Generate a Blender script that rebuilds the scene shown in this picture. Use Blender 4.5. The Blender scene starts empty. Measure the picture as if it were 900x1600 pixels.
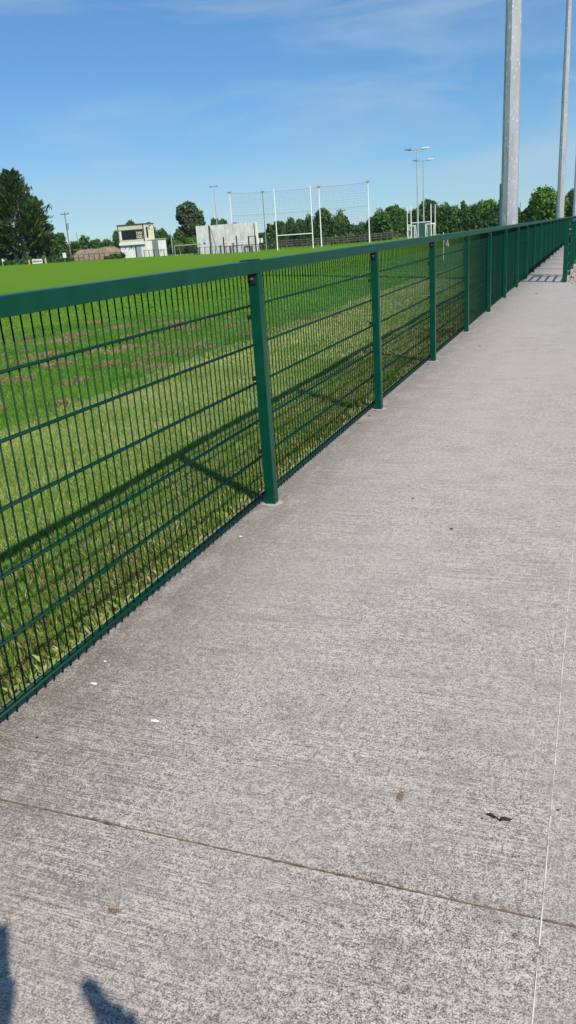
import bpy, bmesh, math, random
import numpy as np
from mathutils import Vector, Matrix

# ------------------------------------------------------------------ camera
R = math.radians
F_PX, PITCH, ROLL, YAW, CAM_H = 1248.27, R(19.1247), R(-4.0136), R(21.5486), 1.4619
SRC_W, SRC_H = 900.0, 1600.0
scene = bpy.context.scene
col = scene.collection
# local frame (x right, y forward, z up), then turned left by YAW so that the fence runs along +Y
def turn(v):
    x, y, z = v
    return Vector((x*math.cos(YAW)-y*math.sin(YAW), x*math.sin(YAW)+y*math.cos(YAW), z))
_f = (0, math.cos(PITCH), -math.sin(PITCH)); _u = (0, math.sin(PITCH), math.cos(PITCH))
_r = (math.cos(ROLL), _u[1]*math.sin(ROLL), _u[2]*math.sin(ROLL))
_u2 = (-math.sin(ROLL), _u[1]*math.cos(ROLL), _u[2]*math.cos(ROLL))
CF, CR, CU = turn(_f), turn(_r), turn(_u2)
CAM = Vector((0, 0, CAM_H))
cam_d = bpy.data.cameras.new('camera'); cam = bpy.data.objects.new('camera', cam_d); col.objects.link(cam)
m = Matrix((CR, CU, -CF)).transposed().to_4x4(); m.translation = CAM
cam.matrix_world = m
cam_d.sensor_fit = 'VERTICAL'; cam_d.sensor_height = 36.0; cam_d.sensor_width = 36.0
cam_d.lens = 36.0*F_PX/SRC_H
cam_d.clip_start = 0.02; cam_d.clip_end = 6000
scene.camera = cam

# ------------------------------------------------------------------ sky, sun, exposure
SUN_EL = R(42.0); SHADOW_AZ = R(-28.0-21.5486)       # bearing in which shadows fall, from +Y towards +X
to_sun = Vector((-math.sin(SHADOW_AZ)*math.cos(SUN_EL), -math.cos(SHADOW_AZ)*math.cos(SUN_EL), math.sin(SUN_EL)))
world = bpy.data.worlds.new('World'); scene.world = world; world.use_nodes = True
wt = world.node_tree; wt.nodes.clear()
def wn(t, **k):
    n = wt.nodes.new(t)
    for a, b in k.items(): setattr(n, a, b)
    return n
sky = wn('ShaderNodeTexSky', sky_type='NISHITA', sun_disc=False)
sky.sun_elevation = SUN_EL; sky.sun_rotation = math.atan2(to_sun.x, to_sun.y)
sky.air_density = 1.0; sky.dust_density = 0.0; sky.ozone_density = 2.5; sky.altitude = 600
bg = wn('ShaderNodeBackground'); bg.inputs[1].default_value = 0.075
out = wn('ShaderNodeOutputWorld')
# thin cirrus: streaky noise over the sky direction
tc = wn('ShaderNodeTexCoord'); mp = wn('ShaderNodeMapping'); mp.inputs['Scale'].default_value = (1.3, 1.3, 8.0)
mp.inputs['Rotation'].default_value = (R(6), R(10), R(25))
n1 = wn('ShaderNodeTexNoise'); n1.inputs['Scale'].default_value = 1.5; n1.inputs['Detail'].default_value = 7; n1.inputs['Roughness'].default_value = .6; n1.inputs['Distortion'].default_value = .6
rp = wn('ShaderNodeValToRGB'); rp.color_ramp.elements[0].position = .46; rp.color_ramp.elements[1].position = .78
rp.color_ramp.elements[0].color = (0, 0, 0, 1); rp.color_ramp.elements[1].color = (.75, .75, .75, 1)
mx = wn('ShaderNodeMix', data_type='RGBA'); mx.inputs['B'].default_value = (6.0, 7.6, 9.0, 1)
L = wt.links.new
L(tc.outputs['Generated'], mp.inputs[0]); L(mp.outputs[0], n1.inputs['Vector']); L(n1.outputs['Fac'], rp.inputs[0])
hs = wn('ShaderNodeHueSaturation'); hs.inputs['Saturation'].default_value = 1.1; hs.inputs['Value'].default_value = 1.9
ga = wn('ShaderNodeGamma'); ga.inputs[1].default_value = .72
tn = wn('ShaderNodeMix', data_type='RGBA', blend_type='MULTIPLY'); tn.inputs['Factor'].default_value = 1.0; tn.inputs['B'].default_value = (.62, .89, 1.17, 1)
L(sky.outputs[0], ga.inputs[0]); L(ga.outputs[0], tn.inputs['A']); L(tn.outputs['Result'], hs.inputs['Color']); L(rp.outputs[0], mx.inputs['Factor']); L(hs.outputs[0], mx.inputs['A']); L(mx.outputs['Result'], bg.inputs[0]); L(bg.outputs[0], out.inputs[0])
sd = bpy.data.lights.new('sun', 'SUN'); sd.energy = 5.0; sd.angle = R(0.53); sd.color = (1.0, .94, .86)
sun = bpy.data.objects.new('sun', sd); col.objects.link(sun); sun.location = (30, -30, 60)
sun.rotation_euler = (-to_sun).to_track_quat('-Z', 'Y').to_euler()
vs = scene.view_settings; vs.view_transform = 'Standard'; vs.look = 'None'; vs.exposure = 0.12; vs.gamma = 1; vs.use_curve_mapping = False

# ------------------------------------------------------------------ pixel helpers (photo pixels -> places)
def proj(p):
    v = Vector(p)-CAM; d = v.dot(CF)
    return 450+F_PX*v.dot(CR)/d, 800-F_PX*v.dot(CU)/d
def hit(px, py, z=0.0):
    d = CF+CR*((px-450)/F_PX)-CU*((py-800)/F_PX)
    return CAM+d*((z-CAM_H)/d.z)
def X_at(px, along, z=0.0):            # x of the point at depth `along` and height z that shows in column px
    a, b = -400.0, 200.0
    for _ in range(50):
        c = (a+b)/2
        if proj((c, along, z))[0] < px: a = c
        else: b = c
    return (a+b)/2
def Z_at(py, x, along):
    a, b = -30.0, 80.0
    for _ in range(50):
        c = (a+b)/2
        if proj((x, along, c))[1] > py: a = c
        else: b = c
    return (a+b)/2
def sstep(a, b, t):
    t = max(0.0, min(1.0, (t-a)/(b-a))); return t*t*(3-2*t)
EDGE = -1.835                           # field side of the concrete
def field_z(x, y=0):
    d = EDGE-x
    if d < 0: return -0.10 if x < 3.2 else -0.03
    z = -0.035-0.93*sstep(7, 46, d)+0.27*sstep(52, 84, d)+0.12*sstep(84, 125, d)
    return z

# ------------------------------------------------------------------ materials
def mat(name, base=(.5, .5, .5), rough=.6, metal=0.0, coat=0.0, spec=.5):
    M = bpy.data.materials.new(name); M.use_nodes = True
    b = M.node_tree.nodes['Principled BSDF']
    b.inputs['Base Color'].default_value = (*base, 1); b.inputs['Roughness'].default_value = rough
    b.inputs['Metallic'].default_value = metal; b.inputs['Coat Weight'].default_value = coat
    b.inputs['Specular IOR Level'].default_value = spec
    return M
class G:                                # small node-graph helper
    def __init__(s, M): s.t = M.node_tree; s.b = s.t.nodes['Principled BSDF']
    def n(s, typ, **k):
        n = s.t.nodes.new(typ)
        for a, b in k.items(): setattr(n, a, b)
        return n
    def l(s, a, b): s.t.links.new(a, b)
    def pos(s, scale=(1, 1, 1), rot=(0, 0, 0), src='Object'):
        t = s.n('ShaderNodeTexCoord'); m_ = s.n('ShaderNodeMapping')
        m_.inputs['Scale'].default_value = scale; m_.inputs['Rotation'].default_value = rot
        s.l(t.outputs[src], m_.inputs[0]); return m_.outputs[0]
    def gpos(s, scale=(1, 1, 1)):
        t = s.n('ShaderNodeNewGeometry'); m_ = s.n('ShaderNodeMapping'); m_.inputs['Scale'].default_value = scale
        s.l(t.outputs['Position'], m_.inputs[0]); return m_.outputs[0]
    def noise(s, vec, scale, detail=4, rough=.55, dist=0):
        n = s.n('ShaderNodeTexNoise'); n.inputs['Scale'].default_value = scale; n.inputs['Detail'].default_value = detail
        n.inputs['Roughness'].default_value = rough; n.inputs['Distortion'].default_value = dist
        s.l(vec, n.inputs['Vector']); return n.outputs['Fac']
    def ramp(s, fac, stops, interp='LINEAR'):
        r = s.n('ShaderNodeValToRGB'); cr = r.color_ramp; cr.interpolation = interp
        while len(cr.elements) < len(stops): cr.elements.new(.5)
        for e, (p, c) in zip(cr.elements, stops):
            e.position = p; e.color = (*c, 1) if len(c) == 3 else c
        s.l(fac, r.inputs[0]); return r.outputs[0]
    def g(s, fac, a, b):                # grey ramp a..b -> 0..1
        n = s.n('ShaderNodeMapRange'); n.inputs['From Min'].default_value = a; n.inputs['From Max'].default_value = b
        s.l(fac, n.inputs['Value']); return n.outputs[0]
    def mix(s, fac, a, b, mode='MIX'):
        n = s.n('ShaderNodeMix', data_type='RGBA', blend_type=mode)
        for v, k in ((fac, 'Factor'), (a, 'A'), (b, 'B')):
            if isinstance(v, (int, float)): n.inputs[k].default_value = v if k == 'Factor' else (v, v, v, 1)
            elif isinstance(v, tuple): n.inputs[k].default_value = (*v, 1)
            else: s.l(v, n.inputs[k])
        return n.outputs['Result']
    def math(s, op, a, b=0.0):
        n = s.n('ShaderNodeMath', operation=op)
        for i, v in enumerate((a, b)):
            if isinstance(v, (int, float)): n.inputs[i].default_value = v
            else: s.l(v, n.inputs[i])
        return n.outputs[0]
    def bump(s, h, strength, dist):
        n = s.n('ShaderNodeBump'); n.inputs['Strength'].default_value = strength; n.inputs['Distance'].default_value = dist
        s.l(h, n.inputs['Height']); s.l(n.outputs[0], s.b.inputs['Normal'])
    def color(s, c): s.l(c, s.b.inputs['Base Color'])
    def rough(s, c): s.l(c, s.b.inputs['Roughness'])

# painted green steel
M_green = mat('green_paint', (.004, .075, .05), .4, spec=.26)
g = G(M_green); v = g.gpos()
n_a = g.noise(v, 9, 5); n_b = g.noise(v, 160, 3)
c1 = g.mix(g.g(n_a, .35, .7), (.0008, .046, .026), (.0012, .058, .034))
c1 = g.mix(g.g(n_b, .66, .74), c1, (.012, .075, .052)); g.color(c1); g.rough(g.ramp(n_a, [(.3, (.27,)*3), (.75, (.4,)*3)]))
g.bump(n_b, .04, .001)
M_wire = mat('green_wire_coating', (.0008, .032, .018), .5, spec=.15)
M_black = mat('black_plastic', (.012, .012, .013), .5)
M_bolt = mat('zinc_bolt', (.6, .6, .6), .3, metal=.9)
M_white = mat('white_paint', (.78, .78, .76), .45)
M_dark = mat('dark_paint', (.03, .032, .03), .5)
M_grey = mat('grey_steel', (.3, .31, .31), .45, metal=.4)
# galvanised steel with bright spangle
M_galv = mat('galvanised_steel', (.5, .51, .52), .5, metal=.35)
g = G(M_galv); v = g.pos()
vo = g.n('ShaderNodeTexVoronoi'); vo.inputs['Scale'].default_value = 22; g.l(v, vo.inputs['Vector'])
v2 = g.pos((1, 1, .35))
sp = g.noise(v2, 20, 4, .7)
cc = g.mix(g.g(g.noise(g.pos((1, 1, .3)), 3, 4), .35, .65), (.36, .37, .385), (.5, .51, .52))
cc = g.mix(g.math('MULTIPLY', vo.outputs['Color'], .5), cc, (.42, .43, .44))
cc = g.mix(g.g(sp, .585, .64), cc, (.8, .81, .82)); g.color(cc)
g.rough(g.ramp(sp, [(.4, (.55,)*3), (.66, (.38,)*3)])); g.bump(sp, .1, .004)

# brushed concrete. x = across the path (broom direction), y = along the fence
def concrete(name, c_lo, c_hi, broom, stain):
    M = mat(name, c_hi, .9, spec=.2); g = G(M)
    g.b.inputs['Sheen Weight'].default_value = .45; g.b.inputs['Sheen Tint'].default_value = (1, .87, .73, 1); g.b.inputs['Sheen Roughness'].default_value = .5   # dusty film
    v = g.gpos()
    fine = g.noise(v, 260, 2, .6)                           # sand grain
    mid = g.noise(v, 115, 2, .6)
    line = g.noise(g.gpos((3.0, 210, 20)), 1.0, 3, .6, .1)  # broom strokes: long, thin, straight
    line2 = g.noise(g.gpos((.5, 75, 8)), 1.0, 4, .7, .05)
    big = g.noise(v, .8, 4, .6)
    blotch = g.noise(g.gpos((1, 1.5, 1)), 4.3, 7, .7)
    lmask = g.g(g.noise(g.gpos((.7, 1.3, 1)), 1.6, 4, .6), .38, .62)   # broom pressure comes and goes
    grit = g.noise(v, 40, 3, .65)
    h = g.math('ADD', g.math('MULTIPLY', fine, .60), g.math('MULTIPLY', mid, .36))
    h = g.math('ADD', h, g.math('MULTIPLY', g.math('SUBTRACT', grit, .37), .28))
    h = g.math('ADD', h, g.math('MULTIPLY', g.math('SUBTRACT', line, .5), g.math('MULTIPLY', lmask, broom)))
    hn = g.g(h, .51-.10, .51+.115)
    c = g.ramp(hn, [(0, tuple(x*.2 for x in c_lo)), (.28, c_lo), (.6, c_hi), (.9, tuple(min(1, x*1.6) for x in c_hi))])
    c = g.mix(g.math('MULTIPLY', g.g(blotch, .47, .68), .42), c, tuple(x*.6 for x in c_lo))
    c = g.mix(g.math('MULTIPLY', g.g(big, .42, .66), .42), c, (.40, .345, .295))
    c = g.mix(g.math('MULTIPLY', g.math('MULTIPLY', g.g(line2, .58, .68), lmask), .5*min(1, broom*3)), c, tuple(x*.45 for x in c_lo))
    if stain:                                               # algae and dirt that gathers along the fence foot
        sx = g.n('ShaderNodeSeparateXYZ'); g.l(v, sx.inputs[0])
        band = g.g(sx.outputs[0], -.75, -1.7)
        band = g.math('MULTIPLY', g.math('MULTIPLY', band, band), g.g(g.noise(g.gpos((2.4, 1, 1)), 2.6, 6, .7), .24, .50))
        c = g.mix(g.math('MULTIPLY', g.math('MULTIPLY', band, g.math('ADD', g.math('MULTIPLY', g.g(h, .62, .44), .65), .45)), 1.0), c, (.062, .05, .038))
    pit = g.noise(v, 38, 2, .5)
    c = g.mix(g.math('MULTIPLY', g.g(pit, .7, .76), .6), c, (.11, .1, .095))
    g.color(c); g.bump(h, .55, .006)
    return M
M_conc = concrete('brushed_concrete', (.215, .195, .172), (.40, .363, .32), .45, True)
M_conc2 = concrete('floated_concrete', (.25, .227, .20), (.385, .35, .31), .10, False)
M_ridge = mat('cement_ridge', (.58, .55, .505), .9, spec=.2)
M_sealant = mat('joint_sealant', (.12, .095, .065), .9)
g = G(M_sealant); g.color(g.ramp(g.noise(g.gpos(), 45, 4), [(.3, (.06, .047, .033)), (.6, (.16, .125, .085)), (.8, (.26, .22, .17))]))
M_cast = mat('pale_concrete', (.42, .40, .385), .9, spec=.2)
g = G(M_cast); g.color(g.ramp(g.noise(g.gpos((1, 1, .6)), 1.4, 6, .65), [(.3, (.48, .47, .46)), (.6, (.68, .67, .66)), (.75, (.76, .755, .75))]))
# turf. bands run parallel to the fence
M_turf = mat('turf', (.07, .15, .02), .95, spec=.04)
g = G(M_turf); v = g.gpos(); sx = g.n('ShaderNodeSeparateXYZ'); g.l(v, sx.inputs[0])
dist_f = g.math('MULTIPLY_ADD', sx.outputs[0], -1.0); dist_f.node.inputs[2].default_value = EDGE
wob = g.math('ADD', dist_f, g.math('MULTIPLY', g.math('SUBTRACT', g.noise(v, .5, 4), .5), 1.6))
band = g.ramp(g.math('DIVIDE', wob, 40.0), [(0, (.085, .115, .02)), (.03, (.09, .13, .02)), (.07, (.19, .235, .06)), (.078, (.05, .155, .007)), (.17, (.055, .165, .008)), (.2, (.09, .215, .012)), (1, (.105, .225, .010))])
n1_ = g.noise(v, 3.5, 5, .65); n2_ = g.noise(v, 26, 4, .7); n3_ = g.noise(g.gpos((.05, .25, 1)), 1, 3)
c = g.mix(g.math('MULTIPLY', g.g(n1_, .4, .7), .5), band, (.085, .175, .015))
c = g.mix(g.math('MULTIPLY', g.g(n2_, .5, .75), .5), c, (.17, .22, .045))
c = g.mix(g.math('MULTIPLY', g.g(n3_, .4, .65), .5), c, (.14, .25, .02))
mow = g.math('SINE', g.math('MULTIPLY', wob, 1.15))
c = g.mix(g.math('MULTIPLY', g.g(mow, -.3, .5), .3), c, (.075, .19, .009))
g.color(c)
g.bump(g.math('ADD', n2_, g.noise(v, 90, 3, .7)), .5, .015)
def blade_mat(name, stops, trans=.25):
    M = mat(name, stops[0][1], .55, spec=.25); g = G(M)
    gi = g.n('ShaderNodeNewGeometry')
    c = g.ramp(gi.outputs['Random Per Island'], stops)
    c = g.mix(.35, c, g.ramp(g.noise(g.gpos(), .9, 4), [(.35, stops[0][1]), (.7, stops[-1][1])]))
    g.color(c)
    g.b.inputs['Transmission Weight'].default_value = 0
    if trans:
        tr = g.n('ShaderNodeBsdfTranslucent'); g.l(c, tr.inputs[0]); ms = g.n('ShaderNodeMixShader'); ms.inputs[0].default_value = trans
        g.l(g.b.outputs[0], ms.inputs[1]); g.l(tr.outputs[0], ms.inputs[2]); g.l(ms.outputs[0], g.t.nodes['Material Output'].inputs[0])
    return M
M_lush = blade_mat('lush_grass_blade', [(0, (.038, .145, .006)), (.5, (.075, .24, .010)), (.92, (.13, .32, .020)), (1, (.3, .34, .10))])
M_dry = blade_mat('dry_grass_blade', [(0, (.16, .28, .03)), (.4, (.28, .38, .07)), (.8, (.48, .48, .17)), (1, (.66, .58, .32))])
def leaf_mat(name, dark, mid, light):
    M = mat(name, mid, .6, spec=.25); g = G(M); gi = g.n('ShaderNodeNewGeometry')
    c = g.ramp(gi.outputs['Random Per Island'], [(0, dark), (.55, mid), (1, light)])
    g.color(c); tr = g.n('ShaderNodeBsdfTranslucent'); g.l(c, tr.inputs[0]); ms = g.n('ShaderNodeMixShader'); ms.inputs[0].default_value = .22
    g.l(g.b.outputs[0], ms.inputs[1]); g.l(tr.outputs[0], ms.inputs[2]); g.l(ms.outputs[0], g.t.nodes['Material Output'].inputs[0])
    return M
M_leafA = leaf_mat('broadleaf_green', (.03, .08, .010), (.065, .155, .018), (.13, .24, .03))
M_leafB = leaf_mat('broadleaf_deep', (.022, .065, .012), (.045, .115, .02), (.09, .175, .034))
M_leafC = leaf_mat('broadleaf_bright', (.045, .12, .010), (.095, .215, .02), (.18, .31, .036))
M_leafD = leaf_mat('ash_grey_green', (.03, .06, .024), (.06, .105, .042), (.11, .16, .07))
M_cyp = leaf_mat('cypress_green', (.012, .036, .008), (.036, .08, .014), (.11, .16, .03))
M_bark = mat('bark', (.12, .095, .07), .9)
M_barkp = mat('pale_bark', (.24, .2, .165), .9)
g = G(M_barkp); g.color(g.ramp(g.noise(g.gpos((3, 3, .6)), 2, 4), [(.3, (.11, .09, .07)), (.7, (.34, .29, .25))]))
M_soil = mat('dry_soil', (.22, .16, .11), .95)
g = G(M_soil); v = g.gpos(); nn = g.noise(v, 1.3, 6, .7)
c = g.ramp(nn, [(.3, (.15, .105, .07)), (.55, (.27, .2, .14)), (.75, (.33, .26, .19))])
c = g.mix(g.g(g.noise(v, .5, 4), .56, .64), c, (.06, .09, .03)); g.color(c); g.bump(nn, 1, .3)
M_gravel = mat('gravel', (.26, .235, .21), .95)
g = G(M_gravel); v = g.gpos(); vo = g.n('ShaderNodeTexVoronoi'); vo.inputs['Scale'].default_value = 26; g.l(v, vo.inputs['Vector'])
g.color(g.mix(vo.outputs['Color'], (.13, .11, .095), (.42, .385, .35))); g.bump(vo.outputs['Distance'], 1, .02)
M_stone = mat('gravel_stone', (.3, .27, .24), .9)
g = G(M_stone); gi = g.n('ShaderNodeNewGeometry'); g.color(g.ramp(gi.outputs['Random Per Island'], [(0, (.13, .11, .10)), (.6, (.33, .29, .25)), (1, (.52, .49, .45))]))
M_cream = mat('cream_cladding', (.62, .60, .44), .6)
g = G(M_cream); g.color(g.ramp(g.noise(g.gpos((.4, .4, 1.4)), 1.6, 4), [(.3, (.55, .53, .38)), (.7, (.66, .64, .48))]))
M_render = mat('white_render', (.72, .70, .66), .8)
g = G(M_render); g.color(g.ramp(g.noise(g.gpos((1, 1, .3)), 1.2, 5), [(.3, (.6, .58, .54)), (.6, (.76, .745, .71))]))
M_brown = mat('brown_trim', (.07, .055, .045), .5)
M_screen = mat('scoreboard_black', (.012, .012, .018), .3)
M_door = mat('grey_door', (.30, .33, .37), .5)
M_yellow = mat('yellow_paint', (.6, .46, .14), .6)
M_red = mat('faded_red_print', (.62, .24, .2), .7)
M_pale = mat('pale_banner', (.74, .70, .68), .7)
M_blue = mat('blue_print', (.09, .12, .33), .7)
M_wood = mat('weathered_wood', (.14, .12, .10), .9)
M_net = mat('dark_net_cord', (.05, .055, .06), .8)
M_teal = mat('teal_windbreak', (.012, .085, .068), .8)
M_skin = mat('skin', (.52, .3, .22), .5)
M_shirt = mat('navy_cotton', (.03, .04, .08), .85)
M_trouser = mat('dark_denim', (.03, .035, .05), .85)
M_hair = mat('brown_hair', (.04, .025, .015), .6)
M_glassb = mat('phone_glass', (.02, .02, .025), .12)

# ------------------------------------------------------------------ mesh helpers
class MB:
    def __init__(s): s.v = []; s.f = []
    def add(s, vs, fs):
        o = len(s.v); s.v += [tuple(p) for p in vs]; s.f += [tuple(i+o for i in f) for f in fs]
    def box(s, x0, x1, y0, y1, z0, z1):
        s.add([(x0, y0, z0), (x1, y0, z0), (x1, y1, z0), (x0, y1, z0), (x0, y0, z1), (x1, y0, z1), (x1, y1, z1), (x0, y1, z1)],
              [(0, 3, 2, 1), (4, 5, 6, 7), (0, 1, 5, 4), (1, 2, 6, 5), (2, 3, 7, 6), (3, 0, 4, 7)])
    def tube(s, a, b, r0, r1=None, n=6, cap=True, ph=0.0):
        a = Vector(a); b = Vector(b); r1 = r0 if r1 is None else r1
        d = (b-a).normalized(); u = d.orthogonal().normalized()
        if abs(d.z) > .9: u = (Vector((1, 0, 0))-d*d.x).normalized()
        w = d.cross(u); vs = []
        for c, r in ((a, r0), (b, r1)):
            for i in range(n):
                t = 2*math.pi*i/n+ph; vs.append(c+(u*math.cos(t)+w*math.sin(t))*r)
        fs = [(i, (i+1) % n, n+(i+1) % n, n+i) for i in range(n)]
        if cap: fs += [tuple(reversed(range(n))), tuple(range(n, 2*n))]
        s.add(vs, fs)
    def path(s, pts, rs, n=7):
        for i in range(len(pts)-1): s.tube(pts[i], pts[i+1], rs[i], rs[i+1], n)
    def mesh(s, name, M):
        me = bpy.data.meshes.new(name); me.from_pydata(s.v, [], s.f); me.materials.append(M); me.update(); return me
    def build(s, name, M, parent=None, bevel=0, smooth=False):
        me = s.mesh(name, M)
        if bevel:
            bm = bmesh.new(); bm.from_mesh(me); bmesh.ops.bevel(bm, geom=list(bm.edges), offset=bevel, segments=2, affect='EDGES', profile=.6); bm.to_mesh(me); bm.free()
        if smooth:
            for p in me.polygons: p.use_smooth = True
        return link(name, me, parent)
def link(name, me, parent=None, loc=None):
    o = bpy.data.objects.new(name, me); col.objects.link(o)
    if parent: o.parent = parent
    if loc is not None: o.location = loc
    return o
def tag(o, label=None, cat=None, group=None, kind=None):
    for k, v_ in (('label', label), ('category', cat), ('group', group), ('kind', kind)):
        if v_: o[k] = v_
    return o
def thing(name, loc, label, cat, group=None, rz=0):
    o = bpy.data.objects.new(name, None); col.objects.link(o); o.location = loc; o.rotation_euler.z = rz; o.empty_display_size = .2
    return tag(o, label, cat, group)
def np_mesh(name, verts, faces_tri, M):
    me = bpy.data.meshes.new(name); nv = len(verts); nf = len(faces_tri); k = faces_tri.shape[1]
    me.vertices.add(nv); me.vertices.foreach_set('co', verts.astype(np.float32).ravel())
    me.loops.add(nf*k); me.loops.foreach_set('vertex_index', faces_tri.astype(np.int32).ravel())
    me.polygons.add(nf); me.polygons.foreach_set('loop_start', np.arange(0, nf*k, k, dtype=np.int32))
    me.polygons.foreach_set('loop_total', np.full(nf, k, dtype=np.int32))
    me.materials.append(M); me.update(calc_edges=True); me.validate(); return me
rng = np.random.default_rng(7); random.seed(7)

# ------------------------------------------------------------------ ground: one sheet to the horizon
xs = sorted(set([-3000, -1800, -1000, -600, -400, -300, -240] + list(range(-200, -60, 10)) + list(range(-60, -14, 3)) + [-14+.8*i for i in range(15)] +
     [-2.4, -2.1, -1.95, EDGE, EDGE+.03, 0, 3.2, 3.3, 6, 12, 25, 50, 100, 200, 400, 800, 1600, 3000]))
ys = sorted(set([-2000, -800, -300, -100, -50, -20, -8] + list(np.arange(-4, 24, 1.0)) + list(range(24, 180, 6)) + [200, 250, 300, 400, 600, 1000, 1800, 3500]))
vv = []
for y in ys:
    for x in xs:
        z = field_z(x, y)
        if -12 < x < EDGE-.05 and 0 < y < 24: z += .012*math.sin(x*2.1+y*1.3)+.01*math.sin(y*2.9-x*1.7)
        vv.append((x, y, z))
nx = len(xs)
ff = [(j*nx+i, j*nx+i+1, (j+1)*nx+i+1, (j+1)*nx+i) for j in range(len(ys)-1) for i in range(nx-1)]
me = bpy.data.meshes.new('field'); me.from_pydata(vv, [], ff); me.materials.append(M_turf); me.update()
for p in me.polygons: p.use_smooth = True
tag(link('field', me), 'mown green playing field beyond the mesh fence', 'grass', kind='structure')

# ------------------------------------------------------------------ concrete path of cast slabs
path = thing('path', (0, 0, 0), 'pale brushed concrete path beside the green fence', 'path'); path['kind'] = 'structure'
JY, JX = 1.447, -0.040                   # cross joint, lengthways ridge
def prism(name, poly, z0, z1, M, parent, jag=None):
    n = len(poly); b = MB()
    b.add([(x, y, z1) for x, y in poly]+[(x, y, z0) for x, y in poly], [tuple(range(n))]+[(i, n+i, n+(i+1) % n, (i+1) % n) for i in range(n)])
    return b.build(name, M, parent)
def jagged(x0, x1, y, amp, step=.012):   # chipped arris along the cross joint
    k = max(2, int(abs(x1-x0)/step)); r = random.Random(int(abs(y*1000))+int(x0*100)); pts = []
    for i in range(k+1):
        j = r.uniform(-1, 1)*amp*.45
        if r.random() < .06: j += amp*r.uniform(.8, 2.0)
        pts.append((x0+(x1-x0)*i/k, y+(j if amp > 0 else j)))
    return pts
gap = .0045
top_edge = jagged(EDGE, JX, JY+gap, .0022); bot_edge = jagged(EDGE, JX, JY-gap, -.0022)
top_r = jagged(JX, 2.6, JY+gap, .0022); bot_r = jagged(JX, 2.6, JY-gap, -.0022)
PE = -.655                                # path's right edge once it narrows
prism('slab', [(EDGE, -6), (JX, -6)]+bot_edge[::-1], -.14, 0, M_conc, path)
prism('slab', [(JX, -6), (2.6, -6)]+bot_r[::-1], -.14, 0, M_conc2, path)
prism('slab', top_edge+[(JX, 16.2)]+[tuple(hit(a_, b_, 0)[:2]) for a_, b_ in ((906, 454), (900, 448.5), (895, 444.5), (891, 442.3))]+[(PE, 20.02), (EDGE, 20.02)], -.14, 0, M_conc, path)
prism('slab', top_r+[(2.6, 14.6), (1.2, 14.8), (.5, 15.3), (JX, 16.2)], -.14, 0, M_conc2, path)
prism('slab', [(EDGE, 20.03), (PE, 20.03), (PE, 96), (EDGE, 96)], -.14, 0, M_conc, path)
b = MB(); b.box(EDGE, 2.6, JY-.012, JY+.012, -.1, -.0035); b.build('joint_sealant', M_sealant, path)
b = MB(); k = 900
for i in range(k):                       # thin trowel ridge between the two pours
    y0 = -1+i*19.6/k; y1 = y0+19.6/k+.0002
    if random.random() < .10: continue
    w0 = .0016+.0005*math.sin(i*.7)+random.uniform(-.0006, .0006); hh = .0014+random.uniform(-.0005, .0005); o_ = .0012*math.sin(i*.06)
    b.add([(JX-w0+o_, y0, 0), (JX+w0+o_, y0, 0), (JX+o_, y0, hh), (JX-w0+o_, y1, 0), (JX+w0+o_, y1, 0), (JX+o_, y1, hh)], [(0, 2, 5, 3), (2, 1, 4, 5)])
b.build('ridge', M_ridge, path)
# concrete haunch edge showing behind the mesh
b = MB(); b.box(EDGE-.022, EDGE-.002, -6, 96, -.14, -.014); kerb = b.build('kerb_edge', M_conc2, path)

# gravel at the end of the wide part
gr = MB(); gr.box(PE+.005, 14, 14.0, 60, -.2, -.03); tag(gr.build('gravel', M_gravel), 'grey brown gravel at the end of the wide concrete', 'gravel', kind='structure')
N = 5200; r_ = np.random.default_rng(3)
px_ = PE+.03+r_.random(N)**1.6*2.6; py_ = 16.5+r_.random(N)*7.5
base = np.array([(1, 0, 0), (-1, 0, 0), (0, 1, 0), (0, -1, 0), (0, 0, 1), (0, 0, -1)], float)
fb = np.array([(0, 2, 4), (2, 1, 4), (1, 3, 4), (3, 0, 4), (2, 0, 5), (1, 2, 5), (3, 1, 5), (0, 3, 5)])
keep = py_ > 20.0-(px_-PE)*5.6+.1
px_, py_ = px_[keep], py_[keep]; N = len(px_)
sc = .012+.02*r_.random((N, 1, 1)); V = base[None]*sc*(0.7+.6*r_.random((N, 6, 1)))
V += np.stack([px_, py_, np.full(N, -.028)+.012*r_.random(N)], 1)[:, None]
tag(link('gravel_stones', np_mesh('gravel_stones', V.reshape(-1, 3), (fb[None]+6*np.arange(N)[:, None, None]).reshape(-1, 3), M_stone)), 'loose stones lying on the gravel by the gate', 'gravel', kind='stuff')

# ------------------------------------------------------------------ perimeter fence
H, BAY, P1, XF = 1.345, 2.52, 4.032, -1.667       # height, bay, first post in view, path side of the posts
XM, WS = -1.748, BAY/49.0
RAIL0 = H-.064
fence = thing('mesh_fence', (XM, P1, 0), 'long dark green mesh fence with square posts and box top rail beside the path', 'fence')
fence.location = (0, 0, 0)
pb = MB(); pb.box(-.06, 0, 0, .06, -.02, RAIL0-.001); post_me = pb.mesh('post', M_green)
bm = bmesh.new(); bm.from_mesh(post_me); bmesh.ops.bevel(bm, geom=[e for e in bm.edges if abs(e.verts[0].co.z-e.verts[1].co.z) > .5], offset=.004, segments=3, affect='EDGES', profile=.5); bm.to_mesh(post_me); bm.free()
rb = MB(); rb.box(-.0605, -.0015, .0, BAY-.003, RAIL0, H); rail_me = rb.mesh('top_rail', M_green)
bm = bmesh.new(); bm.from_mesh(rail_me); bmesh.ops.bevel(bm, geom=[e for e in bm.edges if abs(e.verts[0].co.y-e.verts[1].co.y) > .5], offset=.004, segments=3, affect='EDGES', profile=.5); bm.to_mesh(rail_me); bm.free()
bb = MB(); bb.box(-.056, -.012, -.011, -.001, RAIL0-.05, RAIL0-.002); br_me = bb.mesh('bracket', M_black)
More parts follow.
